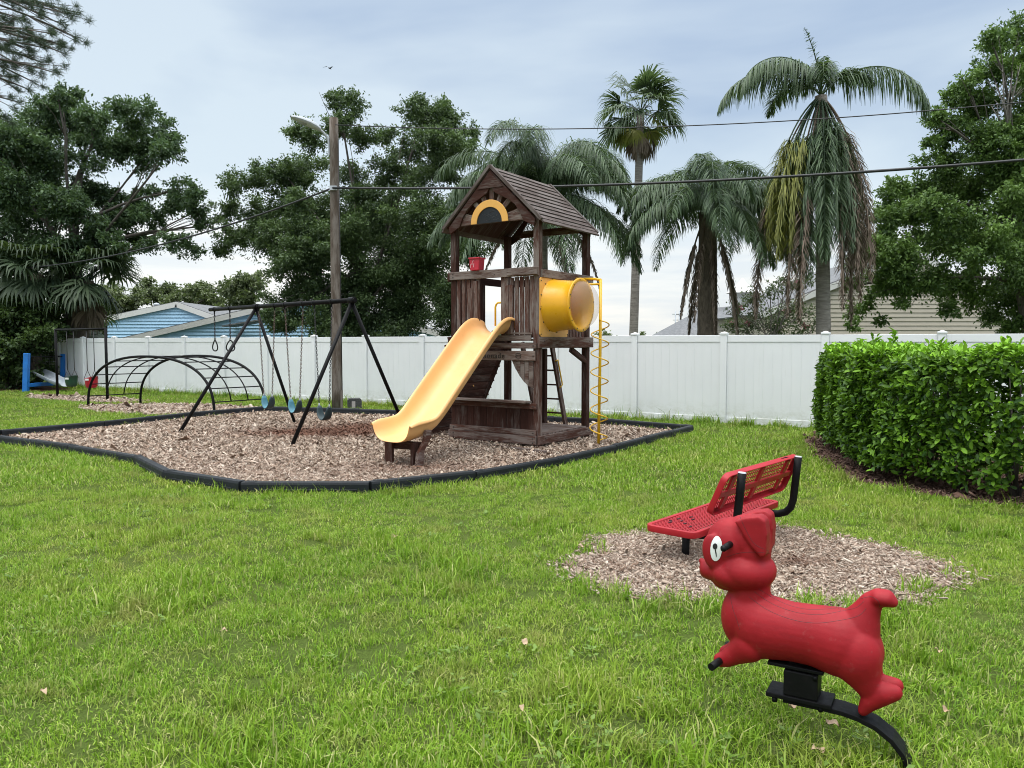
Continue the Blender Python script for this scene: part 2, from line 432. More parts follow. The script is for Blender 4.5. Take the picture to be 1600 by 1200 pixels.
def quat_rand_rot(n, tilt, rng):
    """n random frames: long axis within tilt of the ground"""
    az = rng.uniform(0, 2 * np.pi, n); el = rng.normal(0, tilt, n); ro = rng.normal(0, tilt * 1.4, n)
    L = np.stack([np.cos(az) * np.cos(el), np.sin(az) * np.cos(el), np.sin(el)], 1)
    W0 = np.stack([-np.sin(az), np.cos(az), np.zeros(n)], 1); N0 = np.cross(L, W0)
    W = W0 * np.cos(ro)[:, None] + N0 * np.sin(ro)[:, None]
    return L, W, np.cross(L, W)
# the swings have scuffed a shallow trough with a heap of dark brown chips beside it
def heap(X, Y):
    a = .10 * np.exp(-(((X + 1.75) / .95) ** 2 + ((Y - 14.6) / .75) ** 2))
    b = .07 * np.exp(-(((X + .1) / 1.5) ** 2 + ((Y - 12.6) / 1.5) ** 2))
    return a + b
def damp_shade(X, Y):  # dampness and the mound's shading, both put into the chip colour
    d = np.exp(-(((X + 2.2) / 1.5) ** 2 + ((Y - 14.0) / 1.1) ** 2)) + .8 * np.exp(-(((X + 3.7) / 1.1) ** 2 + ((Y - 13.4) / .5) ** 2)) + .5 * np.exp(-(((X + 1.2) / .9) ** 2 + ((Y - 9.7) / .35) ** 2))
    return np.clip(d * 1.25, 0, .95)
def chips(name, poly, dens, size, mat, seed, label, lift=.012, tint_f=None, heap_f=None, near=None, flat=False, spill=None):
    rng = np.random.default_rng(seed); P = np.array(poly); lo = P.min(0); hi = P.max(0)
    n = int((hi - lo).prod() * dens); X = rng.uniform(lo[0], hi[0], n); Y = rng.uniform(lo[1], hi[1], n)
    k = inside_np(poly, X, Y)
    if spill: k &= inside_np(spill, X, Y) | (rng.uniform(0, 1, n) < .22)
    if near: k &= rng.uniform(0, 1, n) < np.clip((near / Y) ** 1.6, .12, 1)
    X, Y = X[k], Y[k]; n = len(X)
    Lx = rng.lognormal(0, .45, n) * size * np.clip(Y / 10.0, .9, 1.35); Wx = Lx * rng.uniform(.18, .45, n)
    L, W, N = quat_rand_rot(n, .34, rng)
    Z = rng.uniform(.002, lift, n) + np.abs(L[:, 2]) * Lx * .5
    if heap_f is not None: Z = Z + heap_f(X, Y)
    C = np.stack([X, Y, Z], 1); L = L * Lx[:, None] / 2; W = W * Wx[:, None] / 2; T = N * (Wx * .28)[:, None]
    V = np.stack([C - L - W, C + L * .9 - W * .8, C + L + W, C - L * .85 + W * .9, C - L - W - T, C + L * .9 - W * .8 - T, C + L + W - T, C - L * .85 + W * .9 - T], 1)
    b = (np.arange(n) * 8)[:, None]
    Q = np.concatenate([b + np.array([q]) for q in (((0, 1, 2, 3), (7, 4, 0, 3)) if flat else ((0, 1, 2, 3), (4, 5, 1, 0), (5, 6, 2, 1), (6, 7, 3, 2), (7, 4, 0, 3)))])
    tint = np.repeat(tint_f(X, Y) if tint_f is not None else np.zeros(n), 8)
    o = np_mesh(name, V, Q, mat, tint); tag(o, label, 'wood chips', kind='stuff'); return o
chips('wood_chips', BORDER, 3600, .025, M['chips'], 3, 'pinkish tan wood chips filling the play pit inside the black border', .018, damp_shade, heap, near=12, flat=True)
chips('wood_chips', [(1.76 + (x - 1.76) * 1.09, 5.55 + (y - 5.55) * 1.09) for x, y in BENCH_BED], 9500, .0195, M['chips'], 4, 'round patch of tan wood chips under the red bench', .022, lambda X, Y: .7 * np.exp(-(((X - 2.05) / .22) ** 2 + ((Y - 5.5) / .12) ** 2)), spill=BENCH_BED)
chips('wood_chips', CLIMB_BED, 900, .036, M['chips'], 5, 'tan wood chips under the black arched climber', .02)
chips('wood_chips', TODDLER_BED, 700, .04, M['chips'], 6, 'tan wood chips under the toddler swings', .02)
chips('bark_mulch', [(x, y) for x, y in HEDGE_BED], 1500, .035, M['chips_brown'], 7, 'dark brown bark mulch along the foot of the hedge', .02)
# raised chip surface itself (trough and heap)
gx = np.linspace(-4.2, 1.6, 40); gy = np.linspace(10.6, 16.2, 36)
hm = MB().grid([[(x, y, .006 + float(heap(np.array(x), np.array(y))) * .9 - .008) for x in gx] for y in gy]).build('mulch_heap', M['mulch']); tag(hm, kind='structure')

# lawn: clumps of blades scattered over the soil
def clump(seed, n, r, hgt, wid, lean, segs=2):
    rng = np.random.default_rng(seed)
    a = rng.uniform(0, 2 * np.pi, n); d = r * np.sqrt(rng.uniform(0, 1, n)) * rng.uniform(.6, 1.1, n)
    B = np.stack([d * np.cos(a), d * np.sin(a), np.zeros(n)], 1)
    h = hgt * rng.lognormal(0, .32, n); w = wid * rng.uniform(.6, 1.3, n)
    az = rng.uniform(0, 2 * np.pi, n); le = np.abs(rng.normal(lean, lean * .55, n))
    D = np.stack([np.cos(az), np.sin(az), np.zeros(n)], 1)
    fa = az + np.pi / 2 + rng.normal(0, .5, n); Wd = np.stack([np.cos(fa), np.sin(fa), np.zeros(n)], 1) * (w / 2)[:, None]
    up = np.array([0, 0, 1.0])
    rows = []
    for t in (0, .5, 1):
        c = B + D * (np.sin(le * t) * h * t)[:, None] + up * (np.cos(le * t * .9) * h * t)[:, None]
        s = (1.0, .85, .12)[int(t * 2)]
        rows.append((c - Wd * s, c + Wd * s))
    V = np.stack([q for p in rows for q in p], 1)
    b = (np.arange(n) * 6)[:, None]
    return V, np.concatenate([b + np.array([q]) for q in ((0, 1, 3, 2), (2, 3, 5, 4))])
def clump_obj(*a):
    V, Q = clump(*a); return np_mesh('grass_clump', V, Q, M['blades'], link=False)
KINDS = [clump_obj(20 + i, 60, .13, .044, .0060, .78) for i in range(6)]          # 0-5 mown turf
KINDS += [clump_obj(40 + i, 40, .10, .086, .0076, .68) for i in range(3)]          # 6-8 taller tufts
KINDS += [clump_obj(50 + i, 70, .15, .036, .0062, 1.15) for i in range(3)]         # 9-11 low thin turf
KINDS += [clump_obj(60 + i, 46, .26, .060, .0115, .75) for i in range(4)]          # 12-15 turf seen from afar
rng = np.random.default_rng(5)
def scatter(x0, x1, y0, y1, dens):
    n = int((x1 - x0) * (y1 - y0) * dens); return rng.uniform(x0, x1, n), rng.uniform(y0, y1, n)
def vnoise(X, Y, s, seed):
    r = np.random.default_rng(seed); out = np.zeros(len(X))
    for k in range(5):
        a = r.uniform(0, 6.28); f = s * r.uniform(.7, 1.6); out += np.sin((X * math.cos(a) + Y * math.sin(a)) * f + r.uniform(0, 6.28))
    return out / 3
pts = []
for (y0, y1, dens, far) in ((1.9, 3.6, 165, 0), (3.6, 5.5, 135, 0), (5.5, 8.2, 100, 0), (8.2, 11.5, 48, 1), (11.5, 16, 34, 1), (16, 29, 20, 1)):
    m = .74 * y1 + 1.0
    X, Y = scatter(-m, min(m, 14), y0, y1, dens)
    keep = Y > -.0
    for bd in BEDS: keep &= ~inside_np(bd, X, Y)
    keep &= ~((Y > 13.85 + (5.9 - X) * .6127 + .5) )                     # the far side of the fence
    X, Y = X[keep], Y[keep]
    n1 = vnoise(X, Y, 1.6, 1); n2 = vnoise(X, Y, 3.4, 2); u = rng.uniform(0, 1, len(X))
    if far: kind = rng.integers(12, 16, len(X))
    else:
        kind = rng.integers(0, 6, len(X))
        kind = np.where((n2 > .35) & (u < .55), rng.integers(6, 9, len(X)), kind)
        kind = np.where((n1 < -.35) & (u < .6), rng.integers(9, 12, len(X)), kind)
        kind = np.where(u > .985, rng.integers(6, 9, len(X)), kind)
    sc = (.82 + .28 * n1 * .5 + rng.normal(0, .12, len(X))).clip(.45, 1.35)
    pts.append(np.stack([X, Y, kind, sc], 1))
# longer grass left standing by the border, the fence and the bed edges
ed = []
for poly in (BORDER, BENCH_BED, HEDGE_BED[:12], CLIMB_BED):
    q = subdiv(poly, .07 if poly is BENCH_BED or len(poly) == 12 else .11)
    for x, y in q:
        if y > 16.8 or random.random() < .25: continue
        cx = sum(p[0] for p in poly) / len(poly); cy = sum(p[1] for p in poly) / len(poly)
        d = Vector((x - cx, y - cy)).normalized() * random.uniform(.05, .16)
        if poly[0] == BENCH_BED[0] and random.random() < .5: d = -d * .6
        ed.append((x + d.x, y + d.y, random.choice((0, 1, 2, 6, 7)) if y < 9 else random.choice((12, 13, 6)), random.uniform(.6, 1.15)))
for i in range(330):
    t = random.random(); x = -16 + 23.5 * t; y = 27.42 - (x + 16.02) * .6127 - random.uniform(.10, .32)
    ed.append((x, y, random.choice((6, 7, 8, 12)), random.uniform(.8, 2.0)))
A = np.concatenate(pts + [np.array(ed)])
me = bpy.data.meshes.new('grass'); me.vertices.add(len(A))
me.vertices.foreach_set('co', np.stack([A[:, 0], A[:, 1], np.full(len(A), .001)], 1).astype(np.float32).ravel())
a = me.attributes.new('kind', 'INT', 'POINT'); a.data.foreach_set('value', A[:, 2].astype(np.int32))
a = me.attributes.new('scl', 'FLOAT', 'POINT'); a.data.foreach_set('value', A[:, 3].astype(np.float32))
rot = np.stack([rng.normal(0, .06, len(A)), rng.normal(0, .06, len(A)), rng.uniform(0, 6.28, len(A))], 1)
a = me.attributes.new('rot', 'FLOAT_VECTOR', 'POINT'); a.data.foreach_set('vector', rot.astype(np.float32).ravel())
me.materials.append(M['blades'])
grass = bpy.data.objects.new('grass', me); COL.objects.link(grass)
tag(grass, 'green mown lawn grass with taller tufts and thin yellowish patches', 'grass', kind='stuff')
ng = bpy.data.node_groups.new('grass_scatter', 'GeometryNodeTree')
ng.interface.new_socket('Geometry', in_out='INPUT', socket_type='NodeSocketGeometry')
ng.interface.new_socket('Geometry', in_out='OUTPUT', socket_type='NodeSocketGeometry')
gi = ng.nodes.new('NodeGroupInput'); go = ng.nodes.new('NodeGroupOutput')
iop = ng.nodes.new('GeometryNodeInstanceOnPoints'); jn = ng.nodes.new('GeometryNodeJoinGeometry')
ng.links.new(gi.outputs[0], iop.inputs['Points']); iop.inputs['Pick Instance'].default_value = True
for ob in reversed(KINDS):                                   # a join puts the last link first
    oi = ng.nodes.new('GeometryNodeObjectInfo'); oi.inputs['Object'].default_value = ob; oi.inputs['As Instance'].default_value = True
    ng.links.new(oi.outputs['Geometry'], jn.inputs[0])
ng.links.new(jn.outputs[0], iop.inputs['Instance'])
def named(nm, ty):
    q = ng.nodes.new('GeometryNodeInputNamedAttribute'); q.data_type = ty; q.inputs['Name'].default_value = nm
    return next(o for o in q.outputs if o.enabled and o.name == 'Attribute')
ng.links.new(named('kind', 'INT'), iop.inputs['Instance Index'])
ng.links.new(named('rot', 'FLOAT_VECTOR'), iop.inputs['Rotation'])
ng.links.new(named('scl', 'FLOAT'), iop.inputs['Scale'])
ng.links.new(iop.outputs[0], go.inputs[0])
grass.modifiers.new('scatter', 'NODES').node_group = ng

# broad-leaved weeds in the turf, one light mass
wv = []; wq = []
r = random.Random(4)
for i in range(520):
    y = 2.4 + 5.5 * r.random() ** 1.3; x = r.uniform(-.7 * y, .7 * y)
    if any(inside(b, x, y) for b in BEDS): continue
    if math.sin(x * 1.7 + 1) + math.sin(y * 2.3 + x) < .3: continue
    for k in range(r.randint(4, 8)):
        az = r.uniform(0, 6.28); d = r.uniform(.004, .05); c = Vector((x + d * math.cos(az), y + d * math.sin(az), r.uniform(.02, .055)))
        L = r.uniform(.010, .022); u = Vector((math.cos(az), math.sin(az), r.uniform(-.1, .5))) * L; w = Vector((-math.sin(az), math.cos(az), r.uniform(-.3, .3))) * L * .55
        b = len(wv); wv += [c - u, c + w, c + u, c - w]; wq.append((b, b + 1, b + 2, b + 3))
o = np_mesh('clover', [tuple(v) for v in wv], wq, leafy('weed_leaves', (.05, .11, .015), (.17, .27, .045)), np.full(len(wv), .3))
tag(o, 'small round leaved weeds growing in the lawn', 'weeds', kind='stuff')

# fallen leaves
def fallen(px, py, L, rz, col=None):
    p = gr(px, py, .05); mb = MB(); rows = []
    for i in range(7):
        t = i / 6; w = L * .30 * math.sin(math.pi * (t * .93 + .04)) ** .8; z = .012 * math.sin(t * 7 + px)
        rows.append([(-w, (t - .5) * L, z + .008), (0, (t - .5) * L, z), (w, (t - .5) * L, z + .010)])
    L *= .72; rows = [[tuple(c * .72 for c in p) for p in q] for q in rows]; o = mb.grid(rows).build('fallen_leaf', M['dead_leaf']); o.location = p; o.rotation_euler = (R(12), R(-8), rz)
    return o
for (px, py, L, rz) in ((820, 1003, .07, .3), (1238, 1103, .075, 2.2), (1300, 1130, .075, 1.0), (1278, 1172, .085, 1.9), (1478, 1110, .05, .4), (1466, 1017, .05, 1.2), (815, 1105, .05, .2), (68, 1080, .06, 1.0), (350, 985, .05, 2), (908, 853, .07, 1.3), (617, 838, .06, 1.5), (1482, 880, .07, .8)):
    tag(fallen(px, py, L, rz), 'dry curled tan fallen leaf lying in the lawn grass', 'leaf', 'fallen leaves on the lawn')

# ------------------------------------------------------------------ white vinyl fence
FA = Vector((-16.02, 27.42, 0)); FB = Vector((5.77, 14.07, 0)); FD = (FB - FA).normalized()
def fence_at_px(px):                                   # where the fence line passes a photo column
    k = (px - 800) / F_PX * math.cos(PITCH)
    # X = k*Y (row effect is small)
    t = (k * FA.y - FA.x) / (FD.x - k * FD.y); return t
t0 = fence_at_px(130); t1 = fence_at_px(1290); SP = (t1 - t0) / 13
FEN = thing('vinyl_fence', 'long white vinyl privacy fence of tall panels running behind the playground', 'fence', FA, math.atan2(FD.y, FD.x))
FH = 1.74
V2 = None
cap0 = None
for i in range(-1, 19):
    x = t0 + SP * i
    if i == -1: x = t0 - SP * .80
    po = MB().box((x, 0, .88), (.127, .127, 1.76), 'z').build('post', M['vinyl'], FEN, bevel=.008)
    cp = MB(); s = .074
    cp.prism([(-s, -s), (s, -s), (s, s), (-s, s)], 1.75, 1.785, lambda a, b, n: (x + a, b, n))
    b = len(cp.v); q = .062
    cp.v += [Vector((x + a * q, c * q, 1.786)) for a, c in ((-1, -1), (1, -1), (1, 1), (-1, 1))] + [Vector((x, 0, 1.812))]
    for k in range(4): cp.face((b + k, b + (k + 1) % 4, b + 4))
    cp.build('post_cap', M['vinyl'], po, bevel=.004)
    x2 = t0 if i == -1 else x + SP
    if i == 18: break
    a0, a1 = x + .066, x2 - .066
    pn = MB(); nb = max(2, int(round((a1 - a0) / .165))); w = (a1 - a0) / nb
    for k in range(nb):                                # tongue-and-groove boards with a fine V groove
        c0 = a0 + k * w; g = .0035
        pn.prism([(c0 + g, -.011), (c0 + w - g, -.011), (c0 + w, -.007), (c0 + w, .011), (c0, .011), (c0, -.007)], .14, FH - .13, lambda a, b, n: (a, b, n))
    pno = pn.build('panel', M['vinyl'], FEN); pno.rotation_euler = (R(random.uniform(-.35, .35)), 0, 0); pno.location = (0, random.uniform(-.006, .006), 0)
    MB().box(((a0 + a1) / 2, 0, FH - .066), (a1 - a0, .045, .135), 'x').build('top_rail', M['vinyl'], pno, bevel=.006)
    MB().box(((a0 + a1) / 2, 0, .075), (a1 - a0, .045, .135), 'x').build('bottom_rail', M['vinyl'], pno, bevel=.006)

# ------------------------------------------------------------------ black border round the pit
BOR = thing('play_border', 'low black plastic border of jointed sections edging the wood chip play pit', 'border', (*BORDER[6], 0))
bo = Vector((*BORDER[6], 0))
k = 0
for i in range(len(BORDER)):
    a = Vector((*BORDER[i], 0)) - bo; b = Vector((*BORDER[(i + 1) % len(BORDER)], 0)) - bo
    L = (b - a).length; n = max(1, round(L / 1.25))
    for j in range(n):
        p = a.lerp(b, j / n); q = a.lerp(b, (j + 1) / n); d = (q - p).normalized(); nrm = Vector((-d.y, d.x, 0)); hh = .118 + .014 * random.random()
        prof = [(-.052, -.02), (.052, -.02), (.050, hh * .8), (.040, hh), (-.040, hh), (-.050, hh * .8)]
        m = MB(); ext = .028 if True else 0
        m.prism(prof, 0, 1, lambda u, w, t, p=p, q=q, nrm=nrm, d=d: (p - d * .01).lerp(q - d * .016, t) + nrm * u + Vector((0, 0, w + (.006 if False else 0))))
        # moulded recess along both faces and the stake sleeve at one end
        for s in (-1, 1):
            m.beam(p.lerp(q, .10) + nrm * s * .052 + Vector((0, 0, hh * .30)), p.lerp(q, .90) + nrm * s * .052 + Vector((0, 0, hh * .30)), .012, hh * .22)
        m.beam(p + d * .03 + Vector((0, 0, hh + .001)), p + d * .14 + Vector((0, 0, hh + .001)), .07, .012)
        m.build('border_section', M['black_plastic'], BOR, bevel=.006)

# ------------------------------------------------------------------ wooden play tower
TH = .594
FRP = Vector((.354, 11.368, 0)); UX = Vector((math.cos(TH), -math.sin(TH), 0)); UY = Vector((math.sin(TH), math.cos(TH), 0))
TC = FRP - UX * .775 + UY * .79
TW = thing('play_tower', 'dark wooden play tower with gabled roof, yellow slide and yellow bubble window on wood chips', 'playset', TC, -TH)
W, D = .775, .79
def part(mb, name, mat, parent=None, bevel=0): return mb.build(name, M[mat], parent or TW, bevel)
BV = .006
for (x, y) in ((-W, -D), (W, -D), (W, D), (-W, D)):
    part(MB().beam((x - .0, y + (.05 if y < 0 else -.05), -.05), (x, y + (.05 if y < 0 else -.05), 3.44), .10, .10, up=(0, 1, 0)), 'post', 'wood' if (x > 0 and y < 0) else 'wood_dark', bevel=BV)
# mid post at the back carrying the deck and ladder
part(MB().beam((-.03, D - .05, -.05), (-.03, D - .05, 1.5), .09, .09, up=(0, 1, 0)), 'post', 'wood_dark', bevel=BV)
# main deck
m = MB()
for i in range(11): m.box((0, -.70 + i * .14, 1.64), (1.50, .132, .03), 'x')
part(m, 'deck', 'wood')
for s in (-1, 1): part(MB().beam((-W - .03, s * (D + .018), 1.55), (W + .03, s * (D + .018), 1.55), .036, .085), 'deck_beam', 'wood', bevel=BV)
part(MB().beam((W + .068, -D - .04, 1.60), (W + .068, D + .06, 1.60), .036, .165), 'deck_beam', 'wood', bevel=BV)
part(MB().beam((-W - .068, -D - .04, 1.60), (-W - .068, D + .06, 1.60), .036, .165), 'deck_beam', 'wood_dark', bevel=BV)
part(MB().beam((-.70, -D - .010, 1.665), (.70, -D - .010, 1.665), .02, .085), 'deck_beam', 'wood_grey', bevel=BV)
# sign board with the word on it
sg = part(MB().beam((-.79, -D - .020, 1.40), (.78, -D - .020, 1.40), .036, .145), 'sign_board', 'sign_wood', bevel=BV)
def text(body, size, loc, rot, mat, name, parent, ext=.004):
    cu = bpy.data.curves.new(name, 'FONT'); cu.body = body; cu.size = size; cu.extrude = ext; cu.align_x = 'CENTER'; cu.align_y = 'CENTER'; cu.space_character = 1.18
    tmp = bpy.data.objects.new(name, cu); COL.objects.link(tmp)
    me = bpy.data.meshes.new_from_object(tmp.evaluated_get(bpy.context.evaluated_depsgraph_get()))
    bpy.data.objects.remove(tmp); me.materials.clear(); me.materials.append(mat)
    o = bpy.data.objects.new(name, me); COL.objects.link(o); o.location = loc; o.rotation_euler = rot; o.parent = parent; return o
text('Lemonade', .118, (-.045, -D - .040, 1.395), (R(90), 0, 0), M['bolt'], 'lettering', sg)
mb = MB()
for z in (1.385, 1.42): mb.tube([(.49 + .05 * math.cos(a), -D - .041, z + .018 * math.sin(a)) for a in np.linspace(0, 2 * math.pi, 13)], .0035, 5)
part(mb, 'carving', 'bolt', sg)
# scalloped brackets under the sign
for s in (1, -1):
    m = MB(); n = 5
    for i in range(n):
        x0 = .36 + i * .076; zb = 1.325 - .40 * math.sin(min(1, (i + 1) / n) * 1.50) ** .9; za = 1.325 - .40 * math.sin(min(1, i / n) * 1.50) ** .9
        xs = [(s * x0, za), (s * (x0 + .07), zb), (s * (x0 + .07), 1.36), (s * x0, 1.36)]
        m.prism(xs, -D - .02, -D + .002, lambda a, b, nn: (a, nn, b))
    part(m, 'bracket', 'wood_grey')
# counter and lower front
part(MB().beam((-.77, -D - .09, .715), (.70, -D - .09, .715), .20, .034, up=(0, .03, 1)), 'counter_shelf', 'wood_grey', bevel=BV)
part(MB().beam((-.82, -D - .02, .650), (.80, -D - .02, .650), .036, .085), 'counter_beam', 'wood', bevel=BV)
m = MB()
for i in range(12): m.beam((-.69 + i * .125, -D + .01, .24), (-.69 + i * .125, -D + .01, .66), .02, .119, up=(1, 0, 0))
part(m, 'counter_panel', 'wood_dark')
for z, h in ((.255, .085), (.145, .13)): part(MB().beam((-.83, -D - .022 - (.01 if z < .2 else 0), z), (.80, -D - .022 - (.01 if z < .2 else 0), z), .036, h), 'lower_beam', 'wood', bevel=BV)
# low platform
m = MB()
for i in range(10): m.box((.02, -.66 + i * .143, .215), (1.60, .136, .03), 'x')
part(m, 'platform', 'wood_grey')
part(MB().beam((W + .07, -D - .03, .145), (W + .07, D + .07, .145), .036, .13), 'platform_beam', 'wood', bevel=BV)
part(MB().beam((-W - .07, -D - .03, .145), (-W - .07, D + .07, .145), .036, .13), 'platform_beam', 'wood', bevel=BV)
part(MB().beam((-.15, -D - .03, -.03), (-.15, -D - .03, .085), .09, .06, up=(0, 1, 0)), 'block', 'wood_dark')
part(MB().beam((-1.2, -.86, .03), (1.18, -1.16, .03), .05, .075), 'ground_skid', 'wood_grey', bevel=BV)
# railing boards
part(MB().beam((-.85, -D - .02, 2.645), (.83, -D - .02, 2.645), .038, .125), 'top_rail', 'wood_grey', bevel=BV)
part(MB().beam((.30, -D - .058, 2.652), (.83, -D - .058, 2.652), .036, .112), 'top_rail', 'wood_grey', bevel=BV)
part(MB().beam((W + .062, -D + .05, 2.62), (W + .062, D + .06, 2.62), .036, .12), 'top_rail', 'wood_grey', bevel=BV)
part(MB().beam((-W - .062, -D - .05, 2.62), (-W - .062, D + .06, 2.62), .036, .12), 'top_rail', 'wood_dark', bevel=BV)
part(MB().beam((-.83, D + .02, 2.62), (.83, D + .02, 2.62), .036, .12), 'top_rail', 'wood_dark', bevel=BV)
# pickets, one panel each side of the slide opening; two short boards stand proud of each panel
def pickets(xs, z0, z1, yy, w=.068, mat='wood'):
    m = MB()
    for x in xs:
        zz = z1 - random.uniform(0, .012); m.beam((x, yy, z0), (x + random.uniform(-.004, .004), yy, zz), .022, w, up=(1, 0, 0))
    part(m, 'picket_panel', mat)
pickets([-.675, -.575, -.475, -.385, -.295], 1.68, 2.585, -D + .012)
pickets([.18, .245, .335, .43, .52, .61, .695], 1.70, 2.585, -D + .012)
part(MB().beam((-.42, -D - .012, 1.70), (-.42, -D - .012, 2.44), .022, .085, up=(1, 0, 0)).beam((-.325, -D - .012, 1.70), (-.325, -D - .012, 2.55), .022, .07, up=(1, 0, 0)), 'gate_board', 'wood', bevel=.004)
part(MB().beam((.275, -D - .022, 1.73), (.275, -D - .022, 2.46), .03, .06, up=(1, 0, 0)).beam((.345, -D - .022, 1.73), (.345, -D - .022, 2.46), .03, .07, up=(1, 0, 0)), 'gate_board', 'wood', bevel=.004)
part(MB().beam((.27, -D - .018, 1.735), (.72, -D - .018, 1.735), .02, .03), 'gate_board', 'wood_grey')
# back and side pickets
m = MB()
for i in range(7): m.beam((-.70 + i * .105, D - .012, 1.68), (-.70 + i * .105, D - .012, 2.58), .022, .07, up=(1, 0, 0))
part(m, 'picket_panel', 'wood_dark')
m = MB()
for i in range(8): m.beam((-W + .012, -.66 + i * .095, 1.68), (-W + .012, -.66 + i * .095, 2.58), .022, .07, up=(0, 1, 0))
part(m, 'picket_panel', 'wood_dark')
m = MB()
for i in range(6): m.beam((W - .0, .14 + i * .098, 1.68), (W - .0, .14 + i * .098, 2.58), .022, .07, up=(0, 1, 0))
part(m, 'picket_panel', 'wood')
part(MB().beam((W + .02, .21, 1.49), (W + .02, .70, 1.29), .06, .08), 'brace', 'wood_dark', bevel=BV)
# gable: rakes, collar beam, sunburst, yellow arch
def gable(y, front):
    mat = 'wood_dark'
    zr, ze, hw = 4.20, 3.40, .80
    for s in (-1, 1):
        prof = []
        # rake board with a curved inner edge
        up_ = [(0, zr), (s * hw, ze)]
        inn = []
        for t in np.linspace(1, 0, 9):
            x = hw * t; z = zr - (zr - ze) * t; wdt = .16 + .07 * math.sin(t * math.pi * 2.2 + .4)
            inn.append((s * max(0, (x - wdt * .60)), z - wdt * .62))
        inn = [(s * (hw - .02), ze - .10)] + inn[1:]
        poly = up_ + inn
        if s < 0: poly = poly[::-1]
        part(MB().prism(poly, y - .018, y + .018, lambda a, b, n: (a, n, b)), 'rake_board', mat)
    part(MB().beam((-.62, y + .03, 3.47), (.62, y + .03, 3.47), .034, .12), 'collar_beam', 'wood', bevel=BV)
    part(MB().prism([(-.24, 3.93), (.24, 3.93), (0, 4.17)], y - .030, y - .0185, lambda a, b, n: (a, n, b)), 'gable_block', 'wood_dark')
    if front:
        for k in range(7):
            a = math.pi * (k + 1) / 8 if k not in (0, 6) else (R(15) if k == 0 else R(165))
            r1 = (.60 if k in (0, 6) else .60 - .02 * abs(3 - k))
            p0 = Vector((.24 * math.cos(a), y + .025, 3.42 + .24 * math.sin(a))); p1 = Vector((r1 * math.cos(a), y + .025, 3.42 + r1 * math.sin(a) * .98))
            part(MB().beam(p0, p1, .022, .075, up=(-math.sin(a), 0, math.cos(a))), 'sunburst_slat', 'wood_grey')
        ang = [math.pi * i / 24 for i in range(25)]
        ring = [(.345 * math.cos(a), 3.405 + .345 * math.sin(a)) for a in ang] + [(.235 * math.cos(a), 3.405 + .235 * math.sin(a)) for a in ang[::-1]]
        part(MB().prism(ring, y - .052, y - .034, lambda a, b, n: (a, n, b)), 'arch_trim', 'yellow_trim', bevel=.004)
        pane = part(MB().prism([(.238 * math.cos(a), 3.407 + .238 * math.sin(a)) for a in ang], y - .040, y - .020, lambda a, b, n: (a, n, b)), 'arch_panel', 'black_plastic')
        r = random.Random(3); m = MB()
        for k in range(9):
            x = r.uniform(-.14, .10); z = 3.44 + r.uniform(0, .12); m.tube([(x, y - .0415, z), (x + r.uniform(.02, .07), y - .0415, z + r.uniform(-.03, .04)), (x + r.uniform(.05, .10), y - .0415, z + r.uniform(-.02, .03))], .0016, 4)
        part(m, 'scratches', 'grey_box', pane)
gable(-D - .055, True); gable(D + .055, False)
# roof boards
for s in (-1, 1):
    a = Vector((0, 0, 4.25)); b = Vector((s * .90, 0, 3.385)); n = 11; d = (b - a).normalized(); nrm = Vector((d.z * s * -1, 0, abs(d.x)))
    if nrm.z < 0: nrm = -nrm
    m = MB(); L = (b - a).length
    for k in range(n):
        p = a + d * (L * (k + .5) / n) + nrm * .006; wd = L / n * .86
        tl = d * math.cos(R(5)) + nrm * math.sin(R(5))
        m.beam(p + Vector((0, -.835, 0)), p + Vector((0, .835, 0)), wd, .018, up=nrm + d * -.12)
    rf = part(m, 'roof', 'roof_wood')
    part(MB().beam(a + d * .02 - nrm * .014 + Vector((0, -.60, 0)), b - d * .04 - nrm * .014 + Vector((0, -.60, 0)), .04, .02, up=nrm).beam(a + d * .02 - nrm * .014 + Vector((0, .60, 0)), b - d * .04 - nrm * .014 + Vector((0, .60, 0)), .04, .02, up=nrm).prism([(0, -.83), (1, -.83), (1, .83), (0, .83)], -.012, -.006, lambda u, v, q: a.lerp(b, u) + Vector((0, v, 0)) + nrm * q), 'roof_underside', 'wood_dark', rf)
    for y in (-.865, .865): part(MB().beam(a + Vector((0, y, .012)), b + d * .02 + Vector((0, y, .012)), .045, .05, up=nrm), 'roof_edge', 'roof_wood', rf, bevel=.004)
    part(MB().beam(b + d * .02 + Vector((0, -.86, 0)), b + d * .02 + Vector((0, .86, 0)), .10, .026, up=nrm), 'eave_board', 'roof_wood', rf, bevel=.004)
# grab handle by the slide
part(MB().tube([(.02, -D + .03, 1.85), (.02, -D + .03, 2.14), (.035, -D + .03, 2.18), (.07, -D + .03, 2.205), (.14, -D + .03, 2.205)], .015, 8), 'grab_handle', 'yellow_metal')
# bolts on the boards
m = MB()
for (x, y, z) in [(sx * .75, -D - .068 - dy, z) for sx in (-1, 1) for (z, dy) in ((2.675, .0), (2.62, .0), (1.40, -.026), (.65, -.026), (.255, -.026), (.17, -.016), (.11, -.016), (1.55, -.028))] + [(-.05, -D - .036, 2.66), (.05, -D - .036, 2.63)]:
    if x < 0 and z > 2.5: y += .026
    m.ball((x, y, z), .011, 6, 4)
for (x, y, z) in ((W + .09, -.65, .16), (W + .09, .7, .16), (W + .088, -.7, 1.62), (W + .088, .72, 1.62)): m.ball((x, y, z), .011, 6, 4)
part(m, 'bolts', 'bolt')
